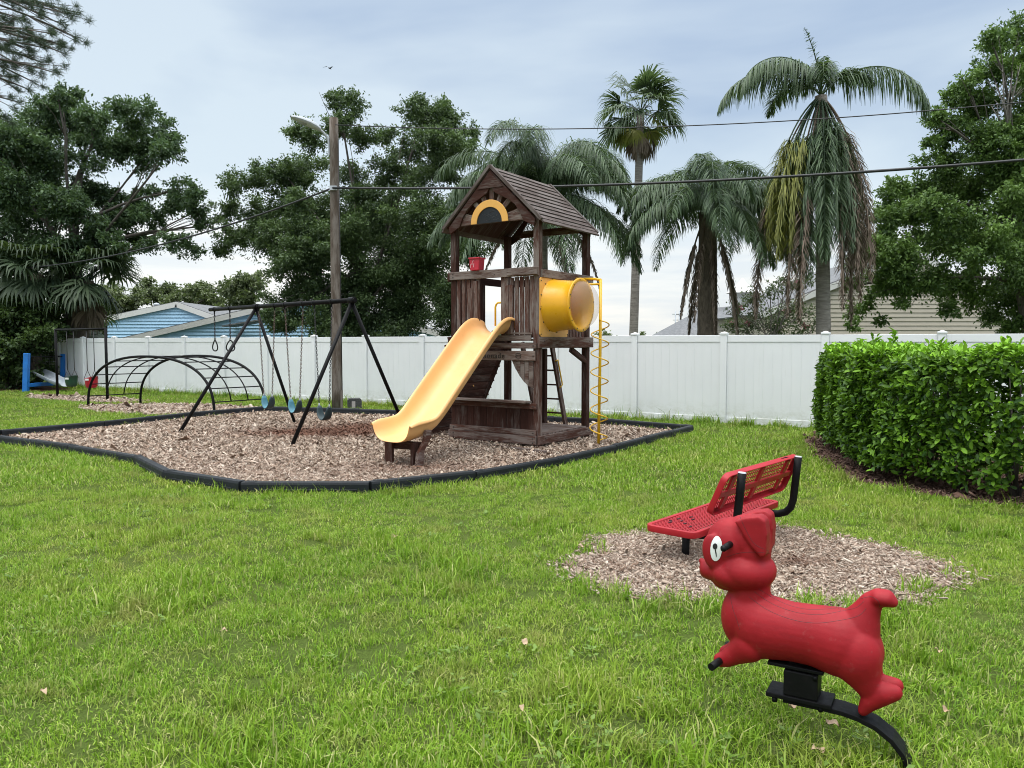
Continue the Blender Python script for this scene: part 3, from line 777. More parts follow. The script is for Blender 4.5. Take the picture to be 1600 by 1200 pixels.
# bubble window
bw = part(MB().prism([(-.42, -.41), (-.38, -.45), (.38, -.45), (.42, -.41), (.42, .41), (.38, .43), (-.38, .43), (-.42, .41)], W + .045, W + .062, lambda a, b, n: (n, -.36 + a, 2.13 + b)), 'bubble_panel', 'yellow_trim', bevel=.006)
cen = lambda x, y, h: (h, -.36 + x, 2.155 + y)
tb = part(MB().lathe([(.40, W + .062), (.395, W + .075), (.385, W + .09), (.365, W + .36), (.355, W + .50), (.365, W + .505), (.395, W + .505), (.40, W + .512), (.40, W + .522), (.395, W + .528), (.34, W + .529), (.34, W + .20), (.345, W + .064)], cen, 48), 'tunnel', 'yellow', bw)
part(MB().lathe([(.352 * math.cos(t), W + .531 + .235 * math.sin(t)) for t in np.linspace(0, 1.565, 14)], cen, 48), 'dome', 'dome', tb)
m = MB()
for k in range(12):
    a = 2 * math.pi * (k + .3) / 12
    m.ball(cen(.425 * math.cos(a) * .98, .405 * math.sin(a), W + .064), .011, 6, 4); m.ball(cen(.372 * math.cos(a), .372 * math.sin(a), W + .53), .010, 6, 4)
for a, b in ((-.39, .38), (-.39, 0), (-.39, -.41), (.39, .38), (.39, -.41)): m.ball((W + .064, -.36 + a, 2.13 + b), .011, 6, 4)
part(m, 'bolts', 'bolt', bw)
# corkscrew climber pole
HX, HY = 1.36, .13
pole = part(MB().tube([(HX - .02, HY, -.04), (HX, HY, 1.4), (HX + .0, HY, 2.56)], .023, 10), 'climbing_pole', 'yellow_metal')
part(MB().tube([(HX, HY, 2.555), (HX - .12, HY + .06, 2.575), (W + .06, HY + .14, 2.60)], .021, 8).tube([(HX, HY + .01, 2.49), (W + .06, HY + .05, 2.51)], .017, 8), 'top_arm', 'yellow_metal', pole)
hel = []; turns = 6.6; N = 190
for i in range(N + 1):
    t = i / N; z = .06 + 1.90 * t; a = -2 * math.pi * turns * t + 2.2; r = .135 if 4 < i < N - 5 else .135 * max(.2, min(i, N - i) / 5)
    hel.append((HX - .02 + .02 * t + r * math.cos(a), HY + r * math.sin(a), z))
part(MB().tube(hel, .0095, 6), 'spiral', 'yellow_metal', pole)
part(MB().beam((HX - .17, HY, .015), (HX + .12, HY, .015), .06, .03).beam((HX - .06, HY - .14, .012), (HX - .06, HY + .14, .012), .05, .022), 'foot_plate', 'bolt', pole)
# ladder at the back
lad = []
for x in (.05, -.55):
    lad.append(part(MB().beam((x, D + .06, 1.60), (x, D + .62, -.04), .045, .10), 'ladder_rail', 'wood', bevel=BV))
for i in range(6):
    t = .14 + i * .155; y = D + .06 + .56 * t; z = 1.60 - 1.64 * t
    part(MB().tube([(.05, y, z), (-.55, y, z)], .015, 8), 'ladder_rung', 'yellow_metal' if i == 5 else 'wood_dark')
part(MB().tube([(.085, D + .14, 1.28), (.085, D + .22, 1.30), (.085, D + .38, .86), (.085, D + .30, .82)], .014, 8), 'grab_handle', 'yellow_metal')
# leaning climbing wall on the left
m = MB(); n = 13
for i in range(n):
    t = (i + .5) / n; x = -W - .04 - .80 * t; z = 1.66 * (1 - t) + .02
    m.beam((x, -D - .02, z), (x, D + .02, z), .148, .026, up=(1.66, 0, -.80 * -1))
part(m, 'climbing_wall', 'wood_dark')
for y in (-.70, .70): part(MB().beam((-W, y, 1.62), (-W - .80, y, -.05), .04, .07), 'wall_bearer', 'wood_dark')
h = MB()
for (t, y) in ((.25, -.3), (.5, .3), (.72, -.45), (.9, -.6)): h.ball((-W - .06 - .80 * t, y, 1.66 * (1 - t)), .05, 8, 5, (1, 1, .8))
part(h, 'climbing_hold', 'yellow_trim')
# slide
def slide():
    bed = [(-.62, 1.745), (-.78, 1.745), (-.90, 1.735), (-1.02, 1.69), (-1.14, 1.60), (-1.5, 1.285), (-1.9, .93), (-2.2, .665), (-2.40, .50), (-2.55, .42), (-2.70, .368), (-2.85, .342), (-3.0, .332), (-3.13, .326)]
    half = [(.0, .0), (.08, .002), (.15, .010), (.21, .032), (.255, .075), (.283, .13), (.298, .19), (.308, .225), (.325, .245), (.345, .243), (.360, .222), (.362, .195)]
    prof = [(-x, z) for x, z in half[::-1]] + half[1:]
    P = []; P2 = []
    for i, (y, z) in enumerate(bed):
        a = Vector(bed[max(0, i - 1)]); b = Vector(bed[min(len(bed) - 1, i + 1)]); t = (b - a).normalized(); nr = Vector((t.y, -t.x))
        if nr.y < 0: nr = -nr
        g = 1.0
        if i < 3: g = (.75, .95, 1.05)[i]
        if i == len(bed) - 1: g = .92
        if i == 9: g = .88
        if i == 8: g = .95
        if i in (11, 12): g = 1.05
        row = []
        for x, h in prof:
            row.append((.04 + x, y + nr.x * h * g, z + nr.y * h * g))
        P.append(row)
    mb = MB().grid(P)
    o = part(mb, 'slide', 'slide')
    so = o.modifiers.new('thick', 'SOLIDIFY'); so.thickness = .022; so.offset = -1
    sb = o.modifiers.new('sub', 'SUBSURF'); sb.levels = 2; sb.render_levels = 2
    return o
sl = slide()
for x, y in ((-.20, -2.98), (.30, -2.66)): pass
part(MB().beam((-.17, -2.93, -.05), (-.17, -2.93, .30), .13, .045, up=(0, 1, 0)), 'slide_leg', 'wood', sl, bevel=BV)
part(MB().prism([(-3.02, -.05), (-2.90, -.05), (-2.86, .20), (-2.72, .36), (-2.72, .46), (-2.82, .46), (-2.86, .32), (-2.98, .18)], .335, .385, lambda a, b, n: (n, a, b)), 'slide_leg', 'wood', sl, bevel=BV)
part(MB().beam((.27, -2.93, -.05), (.27, -2.93, .305), .05, .11, up=(0, 1, 0)), 'slide_leg', 'wood_dark', sl, bevel=BV)
part(MB().beam((-.24, -2.89, .25), (.33, -2.84, .25), .04, .11), 'slide_brace', 'wood_dark', sl, bevel=BV)

# red plastic toy on the rail
rt = thing('toy_box', 'small red plastic box with pale markings standing on the front rail of the wooden tower', 'toy', TC + UX * -.31 + UY * -(D + .0) + Vector((0, 0, 2.708)), -TH)
MB().prism([(-.085, 0), (.08, 0), (.098, .20), (-.098, .20)], -.07, .08, lambda a, b, n: (a, n, b)).build('box', M['red_toy'], rt, bevel=.012)
MB().beam((-.105, -.075, .188), (.105, -.075, .188), .02, .024).beam((-.105, .085, .188), (.105, .085, .188), .02, .024).build('rim', M['red_toy'], rt, bevel=.006)
mk = MB()
for pth in ([(-.09, .05), (-.075, .12)], [(-.015, .06), (.0, .13)], [(-.04, .15), (-.015, .19)], [(-.075, .125), (-.02, .125)]):
    mk.beam((pth[0][0] * .8, -.072, pth[0][1] * .8), (pth[1][0] * .8, -.072, pth[1][1] * .8), .005, .011)
mk.build('marking', painted('faded_pink_marks', (.62, .30, .32)), rt)

# ------------------------------------------------------------------ swing set
A1 = Vector((-4.95, 14.9, 2.29)); A2 = Vector((-2.63, 12.66, 2.29)); bd = (A1 - A2).normalized()
P0 = A1 + bd * 1.98; P1 = A2 - bd * .10
SW = thing('swing_frame', 'black steel A-frame swing set standing on the wood chips left of the slide', 'swing set', (-3.9, 13.8, 0))
so = Vector((-3.9, 13.8, 0))
def bpart(mb, name, mat, parent, off, bevel=0):
    for v in mb.v: v -= off
    return mb.build(name, M[mat], parent, bevel)
tbm = bpart(MB().tube([P0, P1], .040, 14), 'top_bar', 'black_metal', SW, so)
for a, foot in ((A1, gr(280, 677)), (A1, gr(461, 662)), (A2, gr(456, 697)), (A2, Vector((-1.86, 13.53, 0)))):
    foot = foot.copy(); d = (a - foot).normalized(); foot = foot - d * .05
    bpart(MB().tube([foot, a - Vector((0, 0, .03))], .031, 12), 'leg', 'black_metal', SW, so)
for a in (A1, A2):
    c = MB(); c.tube([a + bd * .07, a - bd * .07], .055, 14); bpart(c, 'clamp', 'black_metal', SW, so, .004)
def bar_at(px):
    k = (px - 800) / F_PX * math.cos(PITCH) * 1.0
    t = (k * P0.y - P0.x) / ((P1.x - P0.x) - k * (P1.y - P0.y)); return P0.lerp(P1, t)
def hanger(p, parent, off):
    bpart(MB().tube([p + bd * .022 + Vector((0, 0, 0)), p - bd * .022], .047, 12).box(p - Vector((0, 0, .062)), (.022, .022, .06), 'z'), 'hanger', 'black_metal', parent, off)
def chain(p, q, mat, parent, off, r=.0052, link=.036):
    m = MB(); L = (q - p).length; n = max(2, int(L / link)); d = (q - p).normalized()
    s1 = d.cross(Vector((0, 1, .2))).normalized(); s2 = d.cross(s1)
    for i in range(n):
        c = p + d * (L * (i + .5) / n); s = s1 if i % 2 else s2; hl = L / n * .62; w = .011
        m.tube([c + d * hl + s * 0, c + d * hl * .6 + s * w, c - d * hl * .6 + s * w, c - d * hl, c - d * hl * .6 - s * w, c + d * hl * .6 - s * w], r, 5, closed=True)
    return bpart(m, 'chain', mat, parent, off)
def belt_swing(pa, pb, zb, label, ma, mb_, chmat, mid):
    a = bar_at(pa); b = bar_at(pb); c = (a + b) / 2; base = Vector((c.x, c.y, zb))
    t = thing('belt_swing', label, 'swing', base, 0, 'belt swings on the A-frame')
    wd = (b - a).length; ax = (b - a).normalized(); nr = Vector((-ax.y, ax.x, 0))
    N = 17; rows = []; hw = .16; rise = .24
    for i in range(N):
        u = -1 + 2 * i / (N - 1); x = hw * math.sin(u * 1.45) / math.sin(1.45) * (1 - .0 * abs(u)); z = rise * (abs(u) ** 2.1)
        w = .072 * (1 - .55 * abs(u) ** 6)
        rows.append([base + ax * x + nr * (-w) + Vector((0, 0, z)), base + ax * x + nr * (-w * .4) + Vector((0, 0, z - .004)), base + ax * x + nr * (w * .4) + Vector((0, 0, z - .004)), base + ax * x + nr * w + Vector((0, 0, z))])
    h = N // 2
    for rws, mt in ((rows[:h + 1], ma), (rows[h:], mb_)):  # lit half and shaded half of one belt painted as separate materials
        o = bpart(MB().grid(rws), 'seat' if mt == ma else 'shaded_seat_half', mt, t, base)
        s = o.modifiers.new('thick', 'SOLIDIFY'); s.thickness = .012
    for p, sx in ((a, -1), (b, 1)):
        hanger(p, t, base)
        e = base + ax * (sx * hw) + Vector((0, 0, rise + .01))
        bpart(MB().tube([e - Vector((0, 0, .03)), e + Vector((0, 0, .03))], .014, 6), 'shackle', 'galv', t, base)
        chain(e + Vector((0, 0, .02)), p - Vector((0, 0, .085)), chmat, t, base)
belt_swing(405, 430, .34, 'teal belt swing on rusty chains, hanging nearest the rings end of the black frame', 'teal', 'dark_teal', 'chain', 0)
belt_swing(446, 474, .32, 'teal belt swing between the other two swings on the black frame', 'teal', 'dark_teal', 'chain', 0)
belt_swing(492, 519, .26, 'dark grey belt swing hanging nearest the slide and utility pole', 'dark_teal', 'dark_teal', 'chain_black', 0)
for px, lab in ((336, 'black chain with a triangular grip ring at the outer end of the swing bar'), (360, 'black chain with a grip ring hanging beside the left swing leg')):
    p = bar_at(px); zb = 1.42; base = Vector((p.x, p.y, zb))
    t = thing('trapeze_ring', lab, 'ring', base, 0, 'grip rings on the swing bar'); hanger(p, t, base)
    chain(p - Vector((0, 0, .085)), base + Vector((0, 0, .22)), 'chain_black', t, base, .007, .045)
    ax = bd if px == 336 else Vector((bd.y * .4 + bd.x * .2, .3, 0)).normalized(); pts = []
    for k in range(20):
        a = 2 * math.pi * k / 20; w = .108 * math.sin(a) * (1 - .42 * math.cos(a)); pts.append(base + ax * w + Vector((0, 0, .11 + .11 * math.cos(a))))
    bpart(MB().tube(pts, .013, 7, closed=True), 'grip', 'black_metal', t, base)

# ------------------------------------------------------------------ arched climber
ca, cc = gr(138, 636), gr(335, 648); off = Vector((.80, 1.02, 0))
CL = thing('arch_climber', 'low black steel arched climbing frame with rungs standing in front of the white fence', 'climber', (ca + cc) / 2)
co = (ca + cc) / 2
HALF = (cc - ca) / 2; CH_ = 1.30
def arcp(s, k):                                     # s 0..1 along the arch, k 0..1 across
    a = math.pi * s; c = (ca + cc) / 2 + off * k
    x = -math.copysign(abs(math.cos(a)) ** .86, math.cos(a)); z = CH_ * math.sin(a) ** .74
    return c + HALF * x + Vector((0, 0, z - .03))
for k in (0, 1 / 3, 2 / 3, 1):
    lo = .0 if k in (0, 1) else .045
    bpart(MB().tube([arcp(lo + (1 - 2 * lo) * i / 44, k) for i in range(45)], .031 if k in (0, 1) else .015, 8), 'arch_rail', 'black_metal', CL, co)
for s in (.045, .115, .185, .26, .34, .43, .57, .66, .74, .815, .885, .955):
    bpart(MB().tube([arcp(s, 0), arcp(s, 1)], .014, 6), 'rung', 'black_metal', CL, co)

# ------------------------------------------------------------------ toddler swing frame
q0, q1 = gr(90, 620), gr(168, 626); tz = 2.0
TF = thing('toddler_swing_frame', 'black rectangular steel frame holding two toddler bucket seats by the left fence', 'swing set', (q0 + q1) / 2)
to = (q0 + q1) / 2
bpart(MB().tube([q0 - Vector((0, 0, .05)), q0 + Vector((0, 0, tz))], .038, 10), 'post', 'black_metal', TF, to)
bpart(MB().tube([q1 - Vector((0, 0, .05)), q1 + Vector((0, 0, tz))], .038, 10), 'post', 'black_metal', TF, to)
bpart(MB().tube([q0 + Vector((0, 0, tz - .03)), q1 + Vector((0, 0, tz - .03))], .032, 10), 'top_bar', 'black_metal', TF, to)
for (f, mt, lab) in ((.30, 'green_plastic', 'dark green toddler bucket swing seat hanging from the black frame'), (.70, 'red_toy', 'red toddler bucket swing seat hanging from the black frame')):
    p = q0.lerp(q1, f); base = Vector((p.x, p.y, .32)); ax = (q1 - q0).normalized(); nr = Vector((-ax.y, ax.x, 0))
    t = thing('bucket_swing', lab, 'swing', base, 0, 'toddler bucket swings')
    f1 = lambda x, y, h: base + ax * x * 1.12 + nr * y * .8 + Vector((0, 0, h + (.06 * max(0, x / .19) if h > .2 else 0)))
    o = bpart(MB().lathe([(.001, 0), (.13, .01), (.165, .05), (.185, .16), (.19, .26), (.20, .275), (.19, .27), (.17, .16), (.14, .06), (.001, .03)], f1, 20), 'seat', mt, t, base)
    bpart(MB().box(base + ax * .07 - nr * .155 + Vector((0, 0, .245)), (.10, .02, .05), 'x'), 'seat_label', 'white_paint', t, base)
    for s in (-1, 1):
        e = base + ax * s * .19; top = p + ax * s * .19 + Vector((0, 0, tz - .08)); k = e + Vector((0, 0, .50))
        bpart(MB().tube([top, k], .011, 5).tube([k, e + nr * .10 + Vector((0, 0, .27))], .008, 5).tube([k, e - nr * .10 + Vector((0, 0, .27))], .008, 5), 'chain', 'chain_black', t, base)

# ------------------------------------------------------------------ small blue framed slide far left
s0 = gr(38, 612)
BL = thing('toddler_slide', 'small grey slide in a bright blue post frame under the far left trees', 'slide', s0)
def bl(px, py, Y): return at(px, py, Y) - s0
Y0 = s0.y; Y1 = Y0 + 2.4
m = [((40, 613, Y0), (42, 551, Y0), .17)]
bpart(MB().beam(at(40, 613, Y0) - Vector((0, 0, .05)), at(42, 552, Y0), .16, .14, up=(0, 1, 0)), 'post', 'blue_paint', BL, s0, .01)
bpart(MB().beam(Vector((*at(98, 590, Y1)[:2], -.05)), at(99, 553, Y1), .14, .14, up=(0, 1, 0)), 'post', 'blue_paint', BL, s0, .01)
bpart(MB().beam(at(43, 602, Y0), at(88, 599, Y0 + 1.4), .08, .12), 'side_beam', 'blue_paint', BL, s0, .01)
bpart(MB().beam(at(42, 557, Y0), at(98, 557, Y1), .04, .04), 'top_bar', 'black_metal', BL, s0)
rows = []
for i, (px, py, Y) in enumerate(((55, 586, Y0 + 1.7), (66, 590, Y0 + 1.2), (80, 597, Y0 + .6), (92, 604, Y0 + .2), (104, 605, Y0 - .05))):
    c = at(px, py, Y); rows.append([c + Vector((-.05, -.3, .20)), c + Vector((-.03, -.27, .03)), c, c + Vector((.05, .27, .03)), c + Vector((.07, .32, .24))])
o = bpart(MB().grid(rows), 'slide_bed', 'grey_plastic', BL, s0); q = o.modifiers.new('thick', 'SOLIDIFY'); q.thickness = .03
q = o.modifiers.new('sub', 'SUBSURF'); q.levels = 2; q.render_levels = 2
# pipe frame of a gate standing behind it
g0 = at(54, 598, Y1 + 1.0); GT = thing('pipe_gate', 'rusty grey pipe and wire gate standing behind the small grey slide', 'gate', (g0.x, g0.y, 0)); go_ = Vector((g0.x, g0.y, 0))
h1 = at(54, 522, Y1 + 1.0).z; w1 = 1.25
bpart(MB().tube([go_, go_ + Vector((0, 0, h1))], .035, 8).tube([go_ + Vector((.12, 0, .1)), go_ + Vector((.12, 0, h1 - .1)), go_ + Vector((w1, .4, h1 - .1)), go_ + Vector((w1, .4, .1))], .022, 8), 'gate_frame', 'galv', GT, go_)
m = MB()
for i in range(14):
    z = .15 + (h1 - .3) * i / 13; m.tube([go_ + Vector((.12, 0, z)), go_ + Vector((w1, .4, z))], .004, 4)
for i in range(10):
    x = .12 + (w1 - .12) * i / 9; m.tube([go_ + Vector((x, .35 * i / 9, .1)), go_ + Vector((x, .35 * i / 9, h1 - .1))], .004, 4)
bpart(m, 'wire_mesh', 'galv', GT, go_)

# ------------------------------------------------------------------ utility pole, lamp, wires
pb = gr(527, 641); PT = 6.78
UP = thing('utility_pole', 'grey weathered wooden utility pole in front of the fence carrying a street lamp', 'utility pole', pb)
n = 16; po = MB(); path = [Vector((0, 0, -.2 + (PT + .2) * i / 10)) for i in range(11)]
po.tube(path, [.128 - .026 * i / 10 for i in range(11)], n); po.build('pole', M['pole_wood'], UP)
MB().beam((.115, -.06, -.05), (.118, -.05, .48), .05, .05, up=(0, 1, 0)).build('splint', M['pole_wood'], UP)
L = MB().tube([Vector((-.10, -.03, 6.08)), Vector((-.112, -.04, 6.22)), Vector((-.15, -.08, 6.34)), Vector((-.22, -.13, 6.43)), Vector((-.32, -.20, 6.485))], .030, 8).build('lamp_arm', M['galv'], UP)
MB().box((-.104, -.03, 6.13), (.03, .10, .42), 'z').build('lamp_bracket', M['galv'], UP, bevel=.006)
hp = [(-.34, -.22, 6.705, .05, .045), (-.46, -.31, 6.755, .095, .06), (-.62, -.42, 6.805, .12, .065), (-.80, -.55, 6.85, .115, .055), (-.96, -.66, 6.885, .08, .035), (-1.04, -.72, 6.90, .03, .012)]
rows = []; sd = Vector((.57, -.82, 0))
for x, y, z, w, h in hp:
    c = Vector((x * .80, y * .80, 6.475 + (z - 6.705) * .9)); rows.append([c + sd * w * 1.15 * math.cos(a) + Vector((0, 0, 1.5 * h * math.sin(a) * (1 if math.sin(a) > 0 else .7))) for a in np.linspace(0, 2 * math.pi, 15)])
lh = MB().grid(rows).build('lamp_head', M['galv'], UP)
MB().ball((-.58, -.40, 6.555), .085, 12, 6, (1.5, 1.0, .5)).build('lamp_lens', M['lamp_glass'], lh)
MB().tube([Vector((-.14, 0, 5.16)), Vector((.15, 0, 5.16))], .03, 8).box((0, -.13, 5.16), (.16, .05, .10), 'x').build('cable_clamp', M['galv'], UP)
m = MB()
m.tube([Vector((.128, -.02, .2)), Vector((.105, -.02, 6.3))], .012, 6)
m.build('conduit', M['cable'], UP)
def wire(a, b, sag, r, name, label, mat='cable', n=30):
    pts = [a.lerp(b, i / n) - Vector((0, 0, sag * 4 * (i / n) * (1 - i / n))) for i in range(n + 1)]
    o = MB().tube([p - a for p in pts], r, 6).build(name, M[mat]); o.location = a; return tag(o, label, 'cable', 'overhead wires')
ap = pb + Vector((.0, -.15, 5.16))
e1 = at(1600, 214, 13.5); e1 = ap + (e1 - ap) * 1.6
wire(ap, e1, .42, .027, 'overhead_cable', 'thick black cable running from the utility pole right past the palm trees')
e2 = at(30, 403, 26.5); e2 = ap + (e2 - ap) * 1.25
wire(ap, e2, .55, .022, 'overhead_cable', 'black cable falling from the utility pole left into the big tree')
tp = pb + Vector((.06, -.11, 6.60)); e3 = at(1500, 132, 15); e3 = tp + (e3 - tp) * 1.5
wire(tp, e3, .50, .011, 'overhead_wire', 'thin upper wire running right from the top of the utility pole')
# small dark box on the ground beside it
g_ = gr(554, 638)
ub = thing('utility_box', 'small dark grey box with a pale front panel in the grass beside the utility pole', 'box', g_, .3)
MB().prism([(-.16, 0), (.16, 0), (.165, .20), (.13, .25), (-.13, .25), (-.165, .20)], -.11, .11, lambda a, b, n: (a, n, b)).build('box', M['grey_box'], ub, bevel=.012)
MB().box((-.035, -.117, .10), (.085, .012, .16), 'z').build('front_panel', painted('pale_tag', (.45, .40, .40)), ub)

# ------------------------------------------------------------------ red bench
BO = Vector((1.29, 5.35, 0)); BA = Vector((.665, .747, 0)).normalized()
BE = thing('park_bench', 'red perforated metal bench with black tube legs standing on the round wood chip patch', 'bench', BO, math.atan2(BA.y, BA.x))
SL, SWD, SZ = 1.50, .42, .255
def rrect(x0, x1, y0, y1, r, n=6):
    out = []
    for cx, cy, a0 in ((x1 - r, y1 - r, 0), (x0 + r, y1 - r, 90), (x0 + r, y0 + r, 180), (x1 - r, y0 + r, 270)):
        out += [(cx + r * math.cos(R(a0 + 90 * k / n)), cy + r * math.sin(R(a0 + 90 * k / n))) for k in range(n + 1)]
    return out
def rim_and_mesh(x0, x1, y0, y1, r, f, name, px, py, bar, depth=.048, flange=.035):
    o = rrect(x0, x1, y0, y1, r); i = rrect(x0 + flange, x1 - flange, y0 + flange, y1 - flange, max(.015, r - flange)); n = len(o)
    m = MB()
    prof = [(i, 0), (i, -.006)] ; rows = [(i, -.010), (i, .0), (o, .0), (o, -depth), ([(a * .0 + b[0], b[1]) for a, b in zip([0] * n, rrect(x0 + .006, x1 - .006, y0 + .006, y1 - .006, r))], -depth)]
    b0 = len(m.v)
    for ring, z in rows:
        for x, y in ring: m.v.append(Vector(f(x, y, z)))
    for q in range(len(rows) - 1):
        for k in range(n):
            j = (k + 1) % n; m.face((b0 + q * n + k, b0 + q * n + j, b0 + (q + 1) * n + j, b0 + (q + 1) * n + k), None, q == 2)
    rim = m.build(name, M['red_pad'], BE, bevel=.004)
    g = MB()
    nx = int((x1 - x0 - 2 * flange) / px); ny = int((y1 - y0 - 2 * flange) / py)
    for k in range(1, ny):
        y = y0 + flange + (y1 - y0 - 2 * flange) * k / ny; ins = .012 if min(y - y0, y1 - y) < r * .8 else 0
        g.beam(f(x0 + flange * .8 + ins, y, -.005), f(x1 - flange * .8 - ins, y, -.005), bar, .005, up=Vector(f(0, 0, 1)) - Vector(f(0, 0, 0)))
    for k in range(1, nx):
        x = x0 + flange + (x1 - x0 - 2 * flange) * k / nx; ins = .012 if min(x - x0, x1 - x) < r * .8 else 0
        g.beam(f(x, y0 + flange * .8 + ins, -.0055), f(x, y1 - flange * .8 - ins, -.0055), bar, .004, up=Vector(f(0, 0, 1)) - Vector(f(0, 0, 0)))
    g.build('perforated_panel', M['red_pad'], rim)
    return rim
rim_and_mesh(0, SL, 0, SWD, .07, lambda x, y, z: (x, y, SZ + z), 'seat', .040, .0205, .0098)
bt = Vector((0, -.14, .32)).normalized(); bn = Vector((0, bt.z, -bt.y)); b_o = Vector((0, -.005, .375))
fb = lambda x, y, z: Vector((x, 0, 0)) + b_o + bt * y + bn * z
bk = rim_and_mesh(.13, 1.45, 0, .335, .06, fb, 'backrest', .034, .034, .0075)
for x in (.30, .79, 1.27):
    MB().beam(fb(x, .03, -.022), fb(x, .305, -.022), .055, .02, up=bn).build('back_rib', M['red_pad'], bk, bevel=.003)
MB().beam(fb(.16, .165, -.028), fb(1.42, .165, -.028), .045, .018, up=bn).build('back_rib', M['red_pad'], bk, bevel=.003)
# worn black scuffs where the coating has gone
m = MB(); r = random.Random(2)
for (x, y) in ((.16, .30), (.22, .33), (.30, .31), (.20, .20), (.36, .22), (.42, .27), (.26, .26), (.14, .12)):
    m.beam((x, y, SZ + .0015), (x + r.uniform(.02, .05), y + r.uniform(-.004, .004), SZ + .0015), .010, .004)
for x in (1.12, 1.17, 1.20): m.beam(fb(x, .334, -.012), fb(x + .035, .334, -.02), .012, .006)
m.build('worn_patch', M['black_plastic'], BE)
for x in (.27, 1.30):
    pth = [(x, .34, SZ - .075), (x, .10, SZ - .078), (x, -.06, SZ - .07), (x, -.125, SZ - .045), (x, -.165, SZ), (x, -.185, SZ + .07)]
    pth = [Vector(p) for p in pth]
    topd = fb(x, .36, -.075)
    pth += [pth[-1].lerp(topd, k) for k in (.3, .6, 1)]
    sp = MB().tube(pth, .030, 12).build('support_tube', M['black_metal'], BE)
    MB().tube([topd, topd + (topd - pth[-2]).normalized() * .004], .0295, 12).build('tube_cap', M['galv'], sp)
    MB().tube([(x - .02, .215, -.1), (x, .215, SZ - .06)], .029, 12).build('leg', M['black_metal'], sp)
    MB().beam((x, .02, SZ - .054), (x, .40, SZ - .054), .045, .010).build('seat_bracket', M['black_metal'], sp)

# ------------------------------------------------------------------ red dog spring rider
DA = R(30); DF = Vector((-math.cos(DA), math.sin(DA), 0)); DB = at(1258, 1085, 3.0); DB = Vector((DB.x, DB.y, 0))
DG = thing('spring_rider', 'red dog shaped spring rider on a bent black steel leaf spring in the grass', 'spring rider', DB, math.pi - DA)
DN = Vector((-DF.y, DF.x, 0))
def dp(px, py):
    r = Vector(ray(px, py)); o = Vector((0, 0, CAM_H)); t = (DB - o).dot(DN) / r.dot(DN); p = o + r * t
    return ((p - DB).dot(DF), p.z)
def dsc(px, py):
    a = dp(px, py); b = dp(px + 1, py); c = dp(px, py + 1); return abs(b[0] - a[0]), abs(c[1] - a[1])
dm = MB()
def ell(px, py, rx, ry, lat, y=0, rot=0):
    s, z = dp(px, py); kx, kz = dsc(px, py); c, sn = math.cos(R(rot)), math.sin(R(rot))
    pr = [(max(1e-4, math.sin(math.pi * i / 14)), -math.cos(math.pi * i / 14)) for i in range(15)]
    def f(a, b, h):
        u, v = a * rx, h * ry; u, v = u * c - v * sn, u * sn + v * c
        return (s - u * kx, y + b * lat, z + v * kz)
    dm.lathe(pr, f, 20)
def chainb(pts, lat=.85, ys=(0,)):
    for y in ys:
        for (a, b) in zip(pts, pts[1:]):
            n = 7
            for i in range(n + 1):
                t = i / n; q = [a[k] * (1 - t) + b[k] * t for k in range(3)]; k = dsc(q[0], q[1])[1]
                ell(q[0], q[1], q[2], q[2], q[2] * k * lat, y)
chainb([(1168, 958, 39), (1190, 977, 50), (1235, 986, 45), (1275, 993, 47), (1312, 1003, 53), (1334, 1014, 48)], .86)
chainb([(1174, 905, 30), (1172, 935, 32)], .85)
chainb([(1336, 1018, 44), (1348, 1044, 30), (1362, 1074, 18)], .70, (-.036, .036))
ell(1156, 962, 29, 46, .085)
chainb([(1350, 1104, 9), (1360, 1090, 15), (1381, 1078, 18), (1400, 1077, 12)], .9, (-.034, .034))
chainb([(1175, 1002, 26), (1156, 1014, 17), (1140, 1023, 13), (1130, 1025, 11)], .85, (-.045, .045))
chainb([(1340, 985, 36), (1352, 960, 24), (1360, 944, 19), (1372, 933, 14)], .75)
chainb([(1372, 933, 13), (1386, 935, 13), (1396, 941, 8)], 1.5)
ell(1146, 850, 43, 42, .090); ell(1166, 842, 38, 38, .086); ell(1176, 858, 29, 42, .085)
ell(1167, 889, 46, 31, .120); ell(1150, 894, 42, 26, .112)
ell(1113, 889, 20, 17, .060); ell(1126, 890, 24, 20, .078); ell(1096, 876, 4.5, 5, .014); ell(1104, 895, 10, 8, .035); ell(1138, 904, 26, 17, .075)
def ear(y):
    pl = [dp(*q) for q in ((1156, 808), (1172, 802), (1194, 800), (1203, 807), (1206, 828), (1204, 860), (1197, 864), (1181, 846), (1167, 825))]
    dm.prism(pl, y * .020, y * .096, lambda a, b, n: (a, n, b))
for y in (-1, 1):
    ear(y); ell(1190, 822, 14, 18, .05, y * .04)
    ell(1121, 856, 17, 28, .020, y * .070, 8)
tmp = dm.build('body', M['dog'])
rm = tmp.modifiers.new('r', 'REMESH'); rm.mode = 'VOXEL'; rm.voxel_size = .0052; rm.use_smooth_shade = True
sm = tmp.modifiers.new('s', 'SMOOTH'); sm.factor = .5; sm.iterations = 12
dg = bpy.context.evaluated_depsgraph_get(); body_me = bpy.data.meshes.new_from_object(tmp.evaluated_get(dg))
bpy.data.objects.remove(tmp); body_me.name = 'body'
body_me.materials.clear(); body_me.materials.append(M['dog']); body_me.polygons.foreach_set('use_smooth', [True] * len(body_me.polygons))
body = bpy.data.objects.new('body', body_me); COL.objects.link(body); body.parent = DG
bvh = BVHTree.FromPolygons([v.co.copy() for v in body_me.vertices], [tuple(p.vertices) for p in body_me.polygons])
DMAT = Matrix.Translation(DB) @ Matrix.Rotation(math.pi - DA, 4, 'Z'); DINV = DMAT.inverted(); CAML = DINV @ Vector((0, 0, CAM_H))
